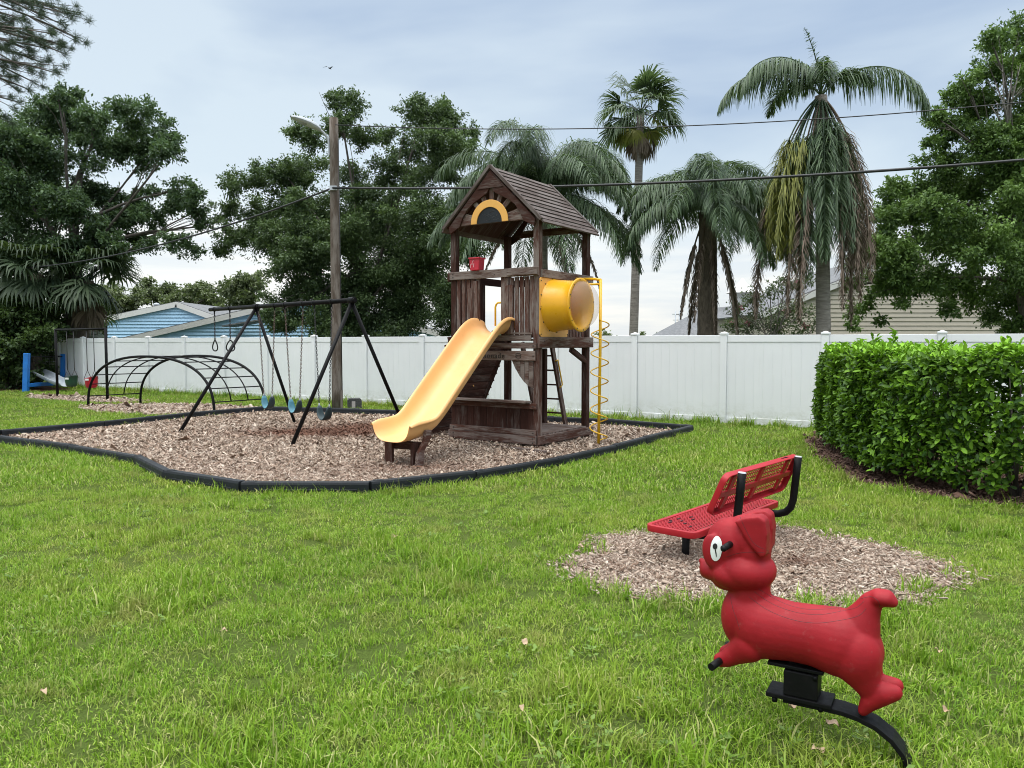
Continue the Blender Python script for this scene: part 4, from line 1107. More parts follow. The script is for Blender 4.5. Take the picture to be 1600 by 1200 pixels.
def onbody(px, py, lift=.0015):
    d = (DINV.to_3x3() @ Vector(ray(px, py))).normalized(); h = bvh.ray_cast(CAML, d)
    return (h[0] + h[1] * lift, h[1]) if h[0] is not None else (None, None)
def decal(poly_rings, lift, name, mat, parent):
    """rings of photo points from the centre outward, laid on the surface; the far side gets its mirror image"""
    for sgn in (1, -1):
        rows = []
        for ring in poly_rings:
            row = []
            for q in ring:
                p, n = onbody(*q, lift)
                if p is None: p = row[-1] if row else Vector((0, 0, 0))
                row.append(Vector((p.x, p.y * sgn, p.z)))
            rows.append(row + [row[0]])
        MB().grid(rows).build(name, mat, parent)
def oval(cx, cy, rx, ry, k=22, rot=0):
    c, s = math.cos(R(rot)), math.sin(R(rot)); out = []
    for i in range(k):
        a = 2 * math.pi * i / k; x, y = rx * math.cos(a), ry * math.sin(a); out.append((cx + x * c - y * s, cy + x * s + y * c))
    return out
decal([oval(1119.5, 857, 9.2 * t, 19.5 * t, rot=5) for t in (.02, .3, .55, .8, .92, 1)], .0030, 'eye', M['white_paint'], body)
decal([oval(1117.5, 853.5, 3.6 * t, 4.6 * t) for t in (.02, .5, 1)], .0046, 'pupil', M['pupil'], body)
decal([oval(1118.6, 863, .9 * t, 7 * t, rot=-8) for t in (.02, .5, 1)], .0046, 'pupil', M['pupil'], body)
Z = lambda pts: [(1060 + x / 2.727, 760 + y / 2.727) for x, y in pts]
def spl(pts, n=12):
    out = []
    for i in range(len(pts) - 1):
        p0, p1, p2, p3 = [Vector((*pts[max(0, min(len(pts) - 1, i + k))], 0)) for k in (-1, 0, 1, 2)]
        for j in range(n):
            t = j / n; out.append(.5 * ((2 * p1) + (p2 - p0) * t + (2 * p0 - 5 * p1 + 4 * p2 - p3) * t * t + (3 * p1 - p0 - 3 * p2 + p3) * t ** 3))
    return [(v.x, v.y) for v in out] + [tuple(pts[-1])]
gm = MB()
for ln in (Z([(322, 448), (400, 500), (500, 536), (600, 546), (700, 530), (758, 516), (790, 490)]), Z([(300, 470), (380, 526), (480, 566), (580, 582), (680, 572), (765, 552), (800, 520)]), Z([(340, 436), (450, 498), (560, 524), (700, 516)]),
           Z([(222, 472), (232, 520), (246, 560), (262, 610)]), Z([(262, 128), (285, 180), (325, 245), (385, 275)]), Z([(205, 300), (260, 284), (330, 280), (405, 286)]), Z([(770, 480), (820, 470), (850, 488), (858, 515)])):
    for sg in (1, -1):
        pp = []
        for q in spl(ln):
            p, n_ = onbody(*q, -.0009)
            if p is not None and (not pp or (p - Vector((pp[-1].x, pp[-1].y * sg, pp[-1].z))).length < .05): pp.append(Vector((p.x, p.y * sg, p.z)))
        if len(pp) > 3: gm.tube(pp, .0016, 5)
gm.build('groove', M['dog_groove'], body)
hs, hz = dp(1150, 843)
for sg in (1, -1):
    MB().tube([(hs, sg * .06, hz), (hs + .012, sg * .150, hz - .004)], [.014, .0125], 12).ball((hs + .012, sg * .150, hz - .004), .0135, 10, 6).build('handle_bar', M['black_metal'], DG)
fs, fz = dp(1133, 1023)
for sg in (1, -1): MB().tube([(fs, sg * .05, fz - .002), (fs + .022, sg * .135, fz - .008)], .0155, 12).build('foot_peg', M['black_metal'], DG)
a0 = dp(1203, 1028); a1 = dp(1290, 1040)
MB().box(((a0[0] + a1[0]) / 2, 0, a0[1] - .002), (abs(a0[0] - a1[0]) + .0, .105, .014), 'x').build('seat_plate', M['black_metal'], DG, bevel=.003)
b0 = dp(1228, 1060)[0]; b1 = dp(1281, 1060)[0]; zl = dp(1250, 1083)[1]
MB().box(((b0 + b1) / 2, 0, (a0[1] - .019 + zl) / 2 + .004), (abs(b0 - b1), .11, a0[1] - .019 - zl), 'z').build('pedestal', M['black_metal'], DG, bevel=.004)
c0 = dp(1203, 1080)[0]; c1 = dp(1300, 1095)[0]
MB().box(((c0 + c1) / 2, 0, zl - .006), (abs(c0 - c1) + .01, .125, .018), 'x').build('base_plate', M['black_metal'], DG, bevel=.003)
sppts = [(c0 - .06, zl - .022), (c1 + .02, zl - .022)] + [(c1 + .02 - x, zl - .022 - z) for x, z in ((.06, .001), (.12, .010), (.18, .030), (.235, .066), (.272, .110), (.292, .15), (.300, .20), (.300, .30))]
rows = []; 
for i, (s_, z_) in enumerate(sppts):
    a = Vector(sppts[max(0, i - 1)]); b = Vector(sppts[min(len(sppts) - 1, i + 1)]); t = (b - a).normalized(); nr = Vector((-t.y, t.x)); h = .009; w = .052
    rows.append([(s_ + nr.x * h, -w, z_ + nr.y * h), (s_ + nr.x * h, w, z_ + nr.y * h), (s_ - nr.x * h, w, z_ - nr.y * h), (s_ - nr.x * h, -w, z_ - nr.y * h), (s_ + nr.x * h, -w, z_ + nr.y * h)])
sp = MB().grid(rows, smooth=False).build('leaf_spring', M['black_metal'], DG, bevel=.002)
bs = sp.modifiers.new('sub', 'SUBSURF'); bs.subdivision_type = 'SIMPLE'; bs.levels = 1; bs.render_levels = 1
m = MB()
for s_, y_ in ((a0[0] - .03, .05), (a1[0] + .03, .05), (c0 - .03, .048), (c1 + .035, .048)):
    for sg in (1, -1): m.tube([(s_, sg * y_, (zl if abs(s_ - c0) < .05 or abs(s_ - c1) < .05 else a0[1]) - .034), (s_, sg * y_, (zl if abs(s_ - c0) < .05 or abs(s_ - c1) < .05 else a0[1]) - .016)], .010, 6)
m.build('bolts', M['black_metal'], DG)

# ------------------------------------------------------------------ leaves
def unit(rng, n):
    v = rng.normal(0, 1, (n, 3)); return v / np.linalg.norm(v, axis=1)[:, None]
def leaf_quads(C, A, Nrm, L, W, fold=.25, six=False):
    """C base points, A axes, Nrm rough normals"""
    S_ = np.cross(A, Nrm); S_ /= np.linalg.norm(S_, axis=1)[:, None] + 1e-9; N2 = np.cross(S_, A)
    L = L[:, None]; W = W[:, None]
    if not six:
        V = np.stack([C, C + A * L * .5 + S_ * W + N2 * W * fold, C + A * L - N2 * L * .12, C + A * L * .5 - S_ * W + N2 * W * fold], 1)
        b = (np.arange(len(C)) * 4)[:, None]; return V.reshape(-1, 3), b + np.array([[0, 1, 2, 3]])
    V = np.stack([C, C + A * L * .38 + S_ * W * .82 + N2 * W * fold, C + A * L * .74 + S_ * W * .8 + N2 * W * fold * .6 - N2 * L * .05, C + A * L - N2 * L * .16,
                  C + A * L * .74 - S_ * W * .8 + N2 * W * fold * .6 - N2 * L * .05, C + A * L * .38 - S_ * W * .82 + N2 * W * fold], 1)
    b = (np.arange(len(C)) * 6)[:, None]
    return V.reshape(-1, 3), np.concatenate([b + np.array([[0, 1, 2, 3]]), b + np.array([[0, 3, 4, 5]])])
def crown_points(blobs, dens, rng, sub=9, squash=.85):
    """clump centres+radii -> many leaf points gathered in loose tufts along sprays"""
    P = []; T = []; O = []
    for (c, r) in blobs:
        k = max(6, int(sub * 2.2 * rng.uniform(.8, 1.2)))
        d = unit(rng, k); d[:, 2] = np.abs(d[:, 2]) * rng.choice([1, 1, -.8], k)
        sc = c + d * r * rng.uniform(.25, 1.03, (k, 1)) * np.array([1, 1, squash]); sr = r * rng.uniform(.12, .34, k)
        base = rng.normal(.16, .10)
        for s, q in zip(sc, sr):
            n = max(5, int(dens * q * q * 4 * rng.uniform(.6, 1.2)))
            u = rng.normal(0, .5, (n, 3)).clip(-.95, .95) * q * np.array([1, 1, .7])
            out = (s - c) / (np.linalg.norm(s - c) + 1e-6); u += out * (rng.normal(0, .7, (n, 1)).clip(-1.2, 1.2) * q)      # drawn out along the twig
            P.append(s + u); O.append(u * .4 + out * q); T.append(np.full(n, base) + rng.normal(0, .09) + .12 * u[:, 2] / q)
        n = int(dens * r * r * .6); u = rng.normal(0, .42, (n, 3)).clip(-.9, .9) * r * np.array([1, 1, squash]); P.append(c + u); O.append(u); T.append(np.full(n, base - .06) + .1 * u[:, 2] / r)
    return np.concatenate(P), np.concatenate(O), np.concatenate(T)
def crown(name, blobs, dens, mat, parent, seed, L=.11, W=.028, droop=.25, sub=9):
    rng = np.random.default_rng(seed); P, O, T = crown_points(blobs, dens, rng, sub); n = len(P)
    A = O / (np.linalg.norm(O, axis=1)[:, None] + 1e-6) * .6 + unit(rng, n) * .9 - np.array([0, 0, droop]); A /= np.linalg.norm(A, axis=1)[:, None]
    Nn = unit(rng, n) * .8 + np.array([0, 0, .7])
    V, Q = leaf_quads(P, A, Nn, L * rng.uniform(.7, 1.4, n), W * rng.uniform(.75, 1.3, n))
    off = np.array(parent.location) if parent else 0
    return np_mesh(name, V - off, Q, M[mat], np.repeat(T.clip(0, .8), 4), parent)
def px_blobs(lst, Y, depth, seed, fill=.75):
    r = random.Random(seed); out = []
    for px, py, rp in lst:
        y = Y + r.uniform(-depth, depth); c = at(px, py, y); out.append((np.array(c), .97 * rp * y / F_PX))
        if rp > 25 and r.random() < fill:
            y2 = Y + r.uniform(-depth, depth); a = r.uniform(0, 6.28); out.append((np.array(at(px + .75 * rp * math.cos(a), py + .55 * rp * math.sin(a), y2)), .66 * rp * y2 / F_PX))
    return out
def limbs(mb, root, top, targets, r0, seed, droop=0, rmin=.012):
    rr = random.Random(seed); root = Vector(root); top = Vector(top)
    mids = [root.lerp(top, t) + Vector((rr.uniform(-.12, .12), rr.uniform(-.12, .12), 0)) * (0 if t in (0, 1) else 1) for t in (0, .25, .5, .75, 1)]
    mb.tube(mids, [r0 * 1.25, r0, r0 * .82, r0 * .55, r0 * .2], 10)
    for c in targets:
        c = Vector(c); t = rr.uniform(.45, 1.0); s = root.lerp(top, t); m1 = s.lerp(c, .45) + Vector((rr.uniform(-.35, .35), rr.uniform(-.35, .35), rr.uniform(-.1, .5)))
        pts = [(s * (1 - u) ** 2 + m1 * 2 * u * (1 - u) + c * u * u) + Vector((rr.uniform(-.05, .05), rr.uniform(-.05, .05), rr.uniform(-.05, .05))) for u in (0, .2, .4, .6, .8, 1)]
        a = r0 * rr.uniform(.14, .30); mb.tube(pts, [a * (1 - .85 * k / 5) + rmin for k in range(6)], 6)
        for q in range(3):
            s2 = pts[rr.choice((2, 3, 4))]; e = c + Vector((rr.uniform(-1, 1), rr.uniform(-1, 1), rr.uniform(-.5, .4))) * .6
            mb.tube([s2, s2.lerp(e, .5) + Vector((rr.uniform(-.15, .15), 0, .1)), e], [a * .35 + rmin * .6, rmin, rmin * .5], 5)
def tree(name, label, cat, root, top, blobs, dens, mat, r0, seed, group=None, L=.11, W=.03, bark_='bark', nl=None, sub=9, droop=.25):
    t = thing(name, label, cat, root, 0, group); rt_ = Vector(root); mb = MB()
    tg = [b[0] for b in blobs]
    rr = random.Random(seed); 
    if nl and len(tg) > nl: tg = rr.sample(tg, nl)
    limbs(mb, (0, 0, -.1), Vector(top) - rt_, [Vector(c) - rt_ for c in tg], r0, seed)
    mb.build('trunk', M[bark_], t); crown('crown', blobs, dens, mat, t, seed, L, W, droop, sub); return t

OAK = [(548, 165, 30), (525, 203, 26), (470, 208, 24), (492, 222, 24), (604, 214, 20), (570, 216, 26), (660, 185, 36), (702, 190, 30), (682, 222, 40), (737, 207, 17), (722, 240, 32), (640, 238, 28), (690, 272, 40), (650, 292, 42), (600, 272, 36), (560, 292, 42), (480, 267, 36), (448, 276, 28), (402, 286, 34), (364, 290, 24), (356, 330, 24), (400, 336, 36), (362, 372, 28), (345, 392, 18), (412, 382, 38), (445, 332, 40), (500, 332, 50), (455, 420, 44), (482, 390, 50), (540, 382, 60), (600, 350, 60), (660, 350, 55), (702, 342, 40), (712, 392, 42), (662, 420, 60), (600, 440, 60), (540, 460, 55), (490, 470, 50), (450, 484, 36), (640, 490, 50), (698, 470, 45), (706, 512, 28), (500, 512, 40), (580, 512, 45), (445, 512, 22), (628, 520, 40), (540, 520, 40), (738, 300, 22)]
r_ = at(560, 535, 27.5); r_.z = 0
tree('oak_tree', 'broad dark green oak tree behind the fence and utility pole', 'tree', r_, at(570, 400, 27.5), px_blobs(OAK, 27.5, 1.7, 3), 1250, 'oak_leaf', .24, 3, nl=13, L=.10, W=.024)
LT = [(75, 172, 30), (112, 152, 26), (100, 188, 34), (150, 186, 30), (190, 172, 22), (226, 172, 20), (206, 196, 26), (250, 206, 26), (264, 236, 24), (236, 232, 28), (198, 238, 34), (150, 226, 36), (60, 206, 40), (20, 216, 45), (30, 262, 48), (90, 246, 42), (148, 262, 22), (30, 322, 55), (84, 332, 40), (288, 296, 26), (306, 330, 20), (272, 322, 28), (240, 336, 28), (200, 332, 30), (296, 392, 20), (268, 376, 24), (216, 372, 22), (180, 384, 22), (150, 372, 30), (60, 384, 48), (10, 402, 60), (-30, 300, 70), (-40, 220, 60), (225, 262, 20), (232, 300, 16), (318, 352, 14), (120, 332, 36), (152, 312, 30), (172, 348, 28), (112, 400, 38), (60, 300, 45), (190, 400, 20), (130, 300, 26), (232, 384, 18)]
r_ = at(95, 535, 28.5); r_.z = 0
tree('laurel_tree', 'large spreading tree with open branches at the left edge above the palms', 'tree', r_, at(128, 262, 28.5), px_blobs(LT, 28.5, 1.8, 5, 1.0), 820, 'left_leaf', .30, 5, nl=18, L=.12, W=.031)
RT = [(1592, 62, 38), (1562, 76, 28), (1604, 112, 50), (1546, 112, 28), (1512, 132, 24), (1494, 160, 24), (1530, 172, 38), (1464, 186, 18), (1482, 212, 32), (1540, 232, 48), (1602, 202, 58), (1452, 224, 14), (1402, 290, 22), (1388, 302, 18), (1440, 302, 38), (1420, 342, 42), (1384, 342, 26), (1480, 292, 48), (1550, 302, 58), (1602, 322, 58), (1372, 382, 32), (1352, 402, 22), (1338, 412, 16), (1334, 446, 18), (1400, 402, 48), (1470, 382, 58), (1540, 392, 58), (1602, 422, 60), (1342, 484, 20), (1332, 508, 14), (1390, 446, 34), (1450, 440, 42), (1510, 446, 42), (1582, 470, 46), (1594, 508, 26), (1640, 260, 80), (1650, 420, 80), (1640, 120, 50), (1366, 462, 16), (1410, 474, 14), (1480, 484, 18), (1545, 496, 20), (1376, 500, 12)]
r_ = at(1620, 535, 23); r_.z = 0
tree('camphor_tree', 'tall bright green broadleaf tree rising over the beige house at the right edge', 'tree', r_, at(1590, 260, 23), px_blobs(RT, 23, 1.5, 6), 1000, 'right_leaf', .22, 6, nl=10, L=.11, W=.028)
# bare twigs sticking out of it
bt_ = MB(); rb = random.Random(8); b0_ = at(1575, 210, 22); rt2 = Vector((b0_.x, b0_.y, 0)); 
for (px, py) in ((1566, 92), (1583, 110), (1555, 130), (1595, 100), (1548, 165)):
    e = at(px, py, 21.6); bt_.tube([b0_ - rt2, b0_.lerp(e, .4) + Vector((rb.uniform(-.1, .1), 0, .1)) - rt2, e - rt2], [.035, .022, .006], 6)
    for k in range(5):
        s = b0_.lerp(e, rb.uniform(.4, .9)); bt_.tube([s - rt2, s - rt2 + Vector((rb.uniform(-.35, .35), rb.uniform(-.2, .2), rb.uniform(.2, .5)))], [.012, .004], 5)
bt_.tube([at(1588, 300, 23) - rt2, at(1572, 250, 22.4) - rt2, b0_ - rt2], [.06, .05, .036], 6)
o = bt_.build('dead_branch', M['twig']); o.location = rt2; o.parent = bpy.data.objects['camphor_tree']; o.location = rt2 - bpy.data.objects['camphor_tree'].location
# far trees behind the blue house
ft = None
for i, (px, py, rp, Y, lab) in enumerate(((192, 474, 34, 62, 'low grey green tree behind the blue house roof beside the fan palms'), (246, 466, 30, 64, 'grey green tree rising just behind the peak of the blue house'), (292, 474, 32, 60, 'grey green tree behind the right slope of the blue gable'), (336, 468, 30, 63, 'grey green tree seen above the left end of the black swing bar'), (384, 462, 40, 58, 'taller olive tree beside the oak behind the second blue gable'), (140, 480, 40, 60, 'far green tree behind the fan palm trunks'))):
    c = at(px, py, Y); rr = random.Random(i + 30); bl_ = []
    for k in range(13):
        a = rr.uniform(0, 6.28); q = rr.uniform(.2, 1.1) * rp; bl_.append((px + q * math.cos(a), py + q * .5 * math.sin(a) - rr.uniform(0, 10), rp * rr.uniform(.28, .5)))
    bl_ += [(px + dx, py + 34, rp * .6) for dx in (-rp * .6, 0, rp * .6)]
    tree('far_tree', lab, 'tree', (c.x, Y, 0), (c.x + .3, Y, c.z), px_blobs(bl_, Y, 1.6, i), 210, 'far_leaf', .3, 40 + i, 'trees behind the blue house', L=.24, W=.08, nl=8, sub=7)
# the wood on the horizon, one far mass
rw = random.Random(90); wb = []
for i in range(230):
    a = R(rw.uniform(28, 152)); d_ = rw.uniform(135, 165); wb.append((np.array((d_ * math.cos(a), d_ * math.sin(a), rw.uniform(.6, 2.6))), rw.uniform(1.2, 2.3)))
o = crown('woodland', wb, 26, 'far_leaf', None, 91, .5, .17, .1, 6); tag(o, 'low far-off line of trees along the horizon beyond the fence', 'woodland', kind='stuff')
# shrubs at the far left foot of the trees
for i, (lst, Y, lab) in enumerate((([(10, 470, 34), (40, 480, 30), (75, 490, 24), (70, 525, 26), (-10, 540, 40), (45, 590, 24), (62, 575, 20), (22, 600, 20), (-20, 500, 40), (20, 512, 36), (55, 515, 22), (5, 550, 40), (30, 560, 26), (-30, 570, 40), (10, 590, 24)], 26.5, 'dense dark green shrub at the far left edge behind the blue slide'),
                                   ([(62, 540, 22), (80, 530, 20), (72, 565, 20), (60, 585, 16), (88, 560, 16)], 30.0, 'leafy shrub behind the rusty pipe gate'))):
    c = at(lst[0][0], 560, Y)
    tree('shrub', lab, 'shrub', (c.x, Y, 0), (c.x, Y, 1.4), px_blobs(lst, Y, .8, i), 900, 'shrub_leaf', .06, 60 + i, 'shrubs at the left edge', L=.12, W=.04, nl=9)
# pink crape myrtle
cm = [(1175, 470, 22), (1205, 455, 18), (1238, 448, 16), (1262, 440, 14), (1150, 488, 18), (1190, 495, 24), (1225, 490, 24), (1255, 488, 20), (1165, 512, 20), (1210, 516, 24), (1250, 515, 20), (1280, 505, 14), (1140, 510, 14), (1222, 440, 12)]
c = at(1205, 535, 25.5); cmb = px_blobs(cm, 25.5, .9, 9)
t = tree('crape_myrtle', 'wispy pink flowering shrub between the two palms behind the fence', 'shrub', (c.x, 25.5, 0), (c.x, 25.5, 1.9), cmb, 330, 'myrtle_leaf', .05, 71, L=.09, W=.026, bark_='twig', sub=12)
fl = crown('flowers', [(b[0] + np.array([.1, -.1, .1]), b[1] * .35) for b in cmb[::2]], 200, 'myrtle_flower', t, 72, .06, .03, 0, 4)

# pine boughs entering top left
PT_ = thing('pine_tree', 'pine tree whose needle tufts hang into the top left corner', 'tree', (-14.6, 18.4, 0)); pr_ = Vector((-14.6, 18.4, 0))
mb = MB(); mb.tube([(0, 0, -.1), (.1, 0, 6), (.1, .1, 13)], [.24, .19, .13], 12)
tips = [(122, 20), (118, 58), (100, 84), (88, 114), (60, 22), (78, 52), (50, 80), (66, 98), (30, 50), (20, 96), (45, 140), (30, 160), (52, 128), (14, 130), (8, 30), (100, 40), (36, 30), (80, 10), (-10, 170), (10, 185), (-20, 60), (95, 70), (60, 60), (20, 10), (-15, 115), (45, 105), (105, 22), (70, 75), (40, 60), (2, 75)]
nV = []; nT = []; rng = np.random.default_rng(21); rr = random.Random(22)
for i, (px, py) in enumerate(tips):
    Y = 18.4 + rr.uniform(-1.0, 1.2); e = at(px, py, Y) - pr_; s = Vector((.1, 0, e.z + rr.uniform(.3, 1.3)))
    m1 = s.lerp(e, .55) + Vector((0, 0, rr.uniform(.1, .45))); pts = [s * (1 - u) ** 2 + m1 * 2 * u * (1 - u) + e * u * u for u in np.linspace(0, 1, 8)]
    mb.tube(pts, [.035 * (1 - .8 * k / 7) + .006 for k in range(8)], 5)
    spots = [(e, 1.0)] + [(pts[k] + Vector((rr.uniform(-.22, .22), rr.uniform(-.22, .22), rr.uniform(-.16, .20))), rr.uniform(.6, 1)) for k in (6, 6, 7, 7, 5)]
    for c, q in spots:
        mb.tube([pts[5].lerp(c, .1), c], [.010, .006], 4)
        n = 80; d = unit(rng, n) * .9 + np.array(((e - s).normalized())) * .5 + np.array([0, 0, .15]); d /= np.linalg.norm(d, axis=1)[:, None]
        L = .165 * q * rng.uniform(.7, 1.15, n); C = np.array(c) + rng.normal(0, .03, (n, 3)); W = unit(rng, n); W = np.cross(d, W); W /= np.linalg.norm(W, axis=1)[:, None]; W *= .0042
        nV.append(np.stack([C - W, C + W, C + d * L[:, None] + W * .5, C + d * L[:, None] - W * .5], 1)); nT.append(np.repeat(rng.uniform(0, .5, n), 4))
for i in range(34):                                   # the rest of the tree, above and beyond the picture's edge
    z0 = rr.uniform(6.2, 12.6); az = R(rr.uniform(95, 265)); L0 = rr.uniform(1.6, 3.2) * (1 - .05 * max(0, z0 - 9)); s = Vector((.1, 0, z0)); e = s + Vector((math.cos(az) * L0, math.sin(az) * L0, rr.uniform(-.3, .5)))
    m1 = s.lerp(e, .55) + Vector((0, 0, .35)); pts = [s * (1 - u) ** 2 + m1 * 2 * u * (1 - u) + e * u * u for u in np.linspace(0, 1, 8)]
    mb.tube(pts, [.035 * (1 - .8 * k / 7) + .006 for k in range(8)], 5)
    for k in (4, 5, 5, 6, 6, 7, 7):
        c = pts[k] + Vector((rr.uniform(-.3, .3), rr.uniform(-.3, .3), rr.uniform(-.2, .3))); n = 60; d = unit(rng, n); C = np.array(c) + rng.normal(0, .03, (n, 3)); W = np.cross(d, unit(rng, n)); W /= np.linalg.norm(W, axis=1)[:, None]; W *= .005; L = .18 * rng.uniform(.7, 1.15, n)
        nV.append(np.stack([C - W, C + W, C + d * L[:, None] + W * .5, C + d * L[:, None] - W * .5], 1)); nT.append(np.repeat(rng.uniform(0, .5, n), 4))
mb.build('trunk', M['bark'], PT_)
V = np.concatenate(nV).reshape(-1, 3); np_mesh('needles', V, np.arange(len(V)).reshape(-1, 4), M['pine_leaf'], np.concatenate(nT), PT_)

# ------------------------------------------------------------------ palms
class PB:
    def __init__(s, seed): s.V = []; s.Q = []; s.T = []; s.r = random.Random(seed)
    def strip(s, pts, w, wv, tint):
        b = len(s.V)
        for p, k in zip(pts, w):
            s.V.append(tuple(p - wv * k)); s.V.append(tuple(p + wv * k)); s.T += [tint, tint]
        for i in range(len(pts) - 1): s.Q.append((b + 2 * i, b + 2 * i + 1, b + 2 * i + 3, b + 2 * i + 2))
    def build(s, name, mat, parent, off):
        V = np.array(s.V) - np.array(off); return np_mesh(name, V, s.Q, M[mat], s.T, parent)
def rachis(base, az, el, L, bend, n=22, twist=0, pw=1.25):
    """curve leaving base at elevation el (deg) and bowing over by bend (deg) along its length"""
    p = Vector(base); out = [p.copy()]; a = R(az)
    for i in range(n):
        t = (i + .5) / n; e = R(el - bend * (t ** pw)); aa = a + R(twist) * t
        p = p + Vector((math.cos(aa) * math.cos(e), math.sin(aa) * math.cos(e), math.sin(e))) * (L / n); out.append(p.copy())
    return out
def frond(pb, stem, base, az, el, L, bend, leaf=.55, w=.016, per=4, droop=.55, bare=.18, tint=.2, stemr=.022, plume=.5, twist=0, pw=1.25):
    pts = rachis(base, az, el, L, bend, twist=twist, pw=pw); n = len(pts) - 1; r = pb.r
    stem.tube(pts, [stemr * (1 - .85 * i / n) + .003 for i in range(n + 1)], 5)
    cnt = int(n * per)
    for i in range(cnt):
        t = bare + (1 - bare) * (i + r.random()) / cnt; f = t * n; k = min(n - 1, int(f)); p = pts[k].lerp(pts[k + 1], f - k)
        d = (pts[k + 1] - pts[k]).normalized(); side = d.cross(Vector((0, 0, 1)))
        side = side.normalized() if side.length > .05 else Vector((math.sin(R(az)), -math.cos(R(az)), 0)); up = side.cross(d)
        lf = leaf * (math.sin(math.pi * min(1, .12 + t * .86)) ** .6) * r.uniform(.8, 1.15)
        for sg in (-1, 1):
            a = side * sg * r.uniform(.6, 1) + d * r.uniform(.25, .75) + up * r.uniform(-plume, plume * 1.2); a.normalize()
            dr = droop * r.uniform(.6, 1.3); a1 = (a + Vector((0, 0, -dr * .35))).normalized(); a2 = (a + Vector((0, 0, -dr * 1.3))).normalized(); a3 = (a + Vector((0, 0, -dr * 2.6))).normalized()
            q1 = p + a1 * lf * .35; q2 = q1 + a2 * lf * .35; q3 = q2 + a3 * lf * .3; wv = a.cross(Vector((r.uniform(-.5, .5), r.uniform(-.5, .5), 1))).normalized() * w
            pb.strip((p, q1, q2, q3), (.6, 1, .75, .12), wv, min(.8, max(0, tint + r.uniform(-.14, .14))))
def fan(pb, stem, base, az, el, pet, Rr, nseg=26, droop=.5, tint=.2, spread=125, w=.022, tilt=0):
    r = pb.r; pts = rachis(base, az, el, pet, 35, n=6); stem.tube(pts, [.016 * (1 - .6 * i / 6) for i in range(7)], 5)
    hub = pts[-1]; d = (pts[-1] - pts[-2]).normalized(); side = d.cross(Vector((0, 0, 1)))
    side = side.normalized() if side.length > .05 else Vector((1, 0, 0)); nr = side.cross(d)
    side = (side * math.cos(R(tilt)) + nr * math.sin(R(tilt))).normalized(); nr = side.cross(d)
    for i in range(nseg):
        a = R(-spread + 2 * spread * (i + .5) / nseg + r.uniform(-2, 2)); u = d * math.cos(a) + side * math.sin(a) + nr * r.uniform(-.12, .12); u.normalize(); L = Rr * (.72 + .28 * math.cos(a * .7)) * r.uniform(.9, 1.1)
        dr = droop * r.uniform(.6, 1.4); q1 = hub + u * L * .45; q2 = q1 + (u + Vector((0, 0, -dr * .5))).normalized() * L * .3; q3 = q2 + (u + Vector((0, 0, -dr * 2.6))).normalized() * L * .28
        wv = u.cross(nr).normalized() * w * Rr; pb.strip((hub, q1, q2, q3), (.3, 1.5, .8, .1), wv, min(.8, max(0, tint + r.uniform(-.1, .1))))
def palm_trunk(base, top, r0, r1, parent, mat, bulge=0, rings=True):
    n = 26; pts = [Vector(base).lerp(Vector(top), i / n) for i in range(n + 1)]
    rad = [(r0 + (r1 - r0) * i / n) * (1 + (.035 if i % 2 else 0) * rings + bulge * math.sin(math.pi * i / n)) for i in range(n + 1)]
    m = MB().tube([p - Vector(parent.location) for p in pts], rad, 14); return m.build('trunk', M[mat], parent)
def queen_palm(label, px_top, py_top, Y, specs, seed, dead=(), yellow=(), r0=.17, r1=.14, group='palms behind the fence', mat='palm_trunk', leaf=.55, px_base=None):
    top = at(px_top, py_top, Y); bs = at(px_base or px_top, 535, Y); base = Vector((bs.x, Y, 0))
    t = thing('queen_palm', label, 'palm', base, 0, group); off = base
    palm_trunk(base - Vector((0, 0, .1)), top, r0, r1, t, mat)
    for nm, lst, mt in (('crown', specs, 'palm'), ('yellow_fronds', yellow, 'palm_yellow'), ('dead_fronds', dead, 'palm_dead')):
        if not lst: continue
        pb = PB(seed); st = MB()
        for s in lst:
            kw = dict(s[4]) if len(s) > 4 else {}
            b = top + Vector(kw.pop('off', (0, 0, 0))); frond(pb, st, b, s[0], s[1], s[2], s[3], **{'leaf': leaf, **kw})
        o = pb.build(nm, mt, t, off)
        for v in st.v: v -= off
        st.build('frond_stems', M['palm_dead'] if nm == 'dead_fronds' else M['palm'], o)
    return t
# tall queen palm on the right, sparse arching fronds with a hanging skirt
H_ = {'droop': .95, 'per': 11, 'pw': .3, 'w': .012, 'plume': 1.3}
tall = [(184, 78, 3.1, 165, {'per': 6, 'droop': 1.9, 'pw': 1.1, 'leaf': .85, 'w': .013, 'plume': .2}), (168, 52, 3.2, 128, {'per': 6, 'droop': 1.9, 'leaf': .9, 'w': .013, 'plume': .2}), (-6, 50, 3.5, 140, {'per': 6, 'droop': 1.9, 'leaf': .95, 'w': .013, 'plume': .2}), (12, 66, 1.9, 115, {'per': 6, 'droop': .9}),
        (200, 84, 1.75, 30, {'per': 2, 'droop': .3, 'leaf': .20, 'w': .012}), (60, 86, 1.5, 60, {'per': 2, 'leaf': .25}), (70, 82, 1.6, 95, {'per': 6}), (250, 60, 2.0, 140, {'per': 6, 'droop': 1.0}), (120, 55, 2.2, 130, {'per': 6}), (150, 80, 2.4, 130, {'per': 7, 'droop': 1.0})]
hang = [(a, e, L, -88 - e if False else 88 + e, {'bare': b, 'leaf': .62, **H_}) for a, e, L, b in ((200, -20, 3.9, .3), (262, -40, 4.4, .16), (290, -45, 4.3, .16), (240, -40, 4.8, .2), (275, -30, 4.0, .2), (255, -25, 4.6, .24), (300, -35, 4.2, .2), (225, -35, 4.4, .26), (90, -40, 4.4, .2))]
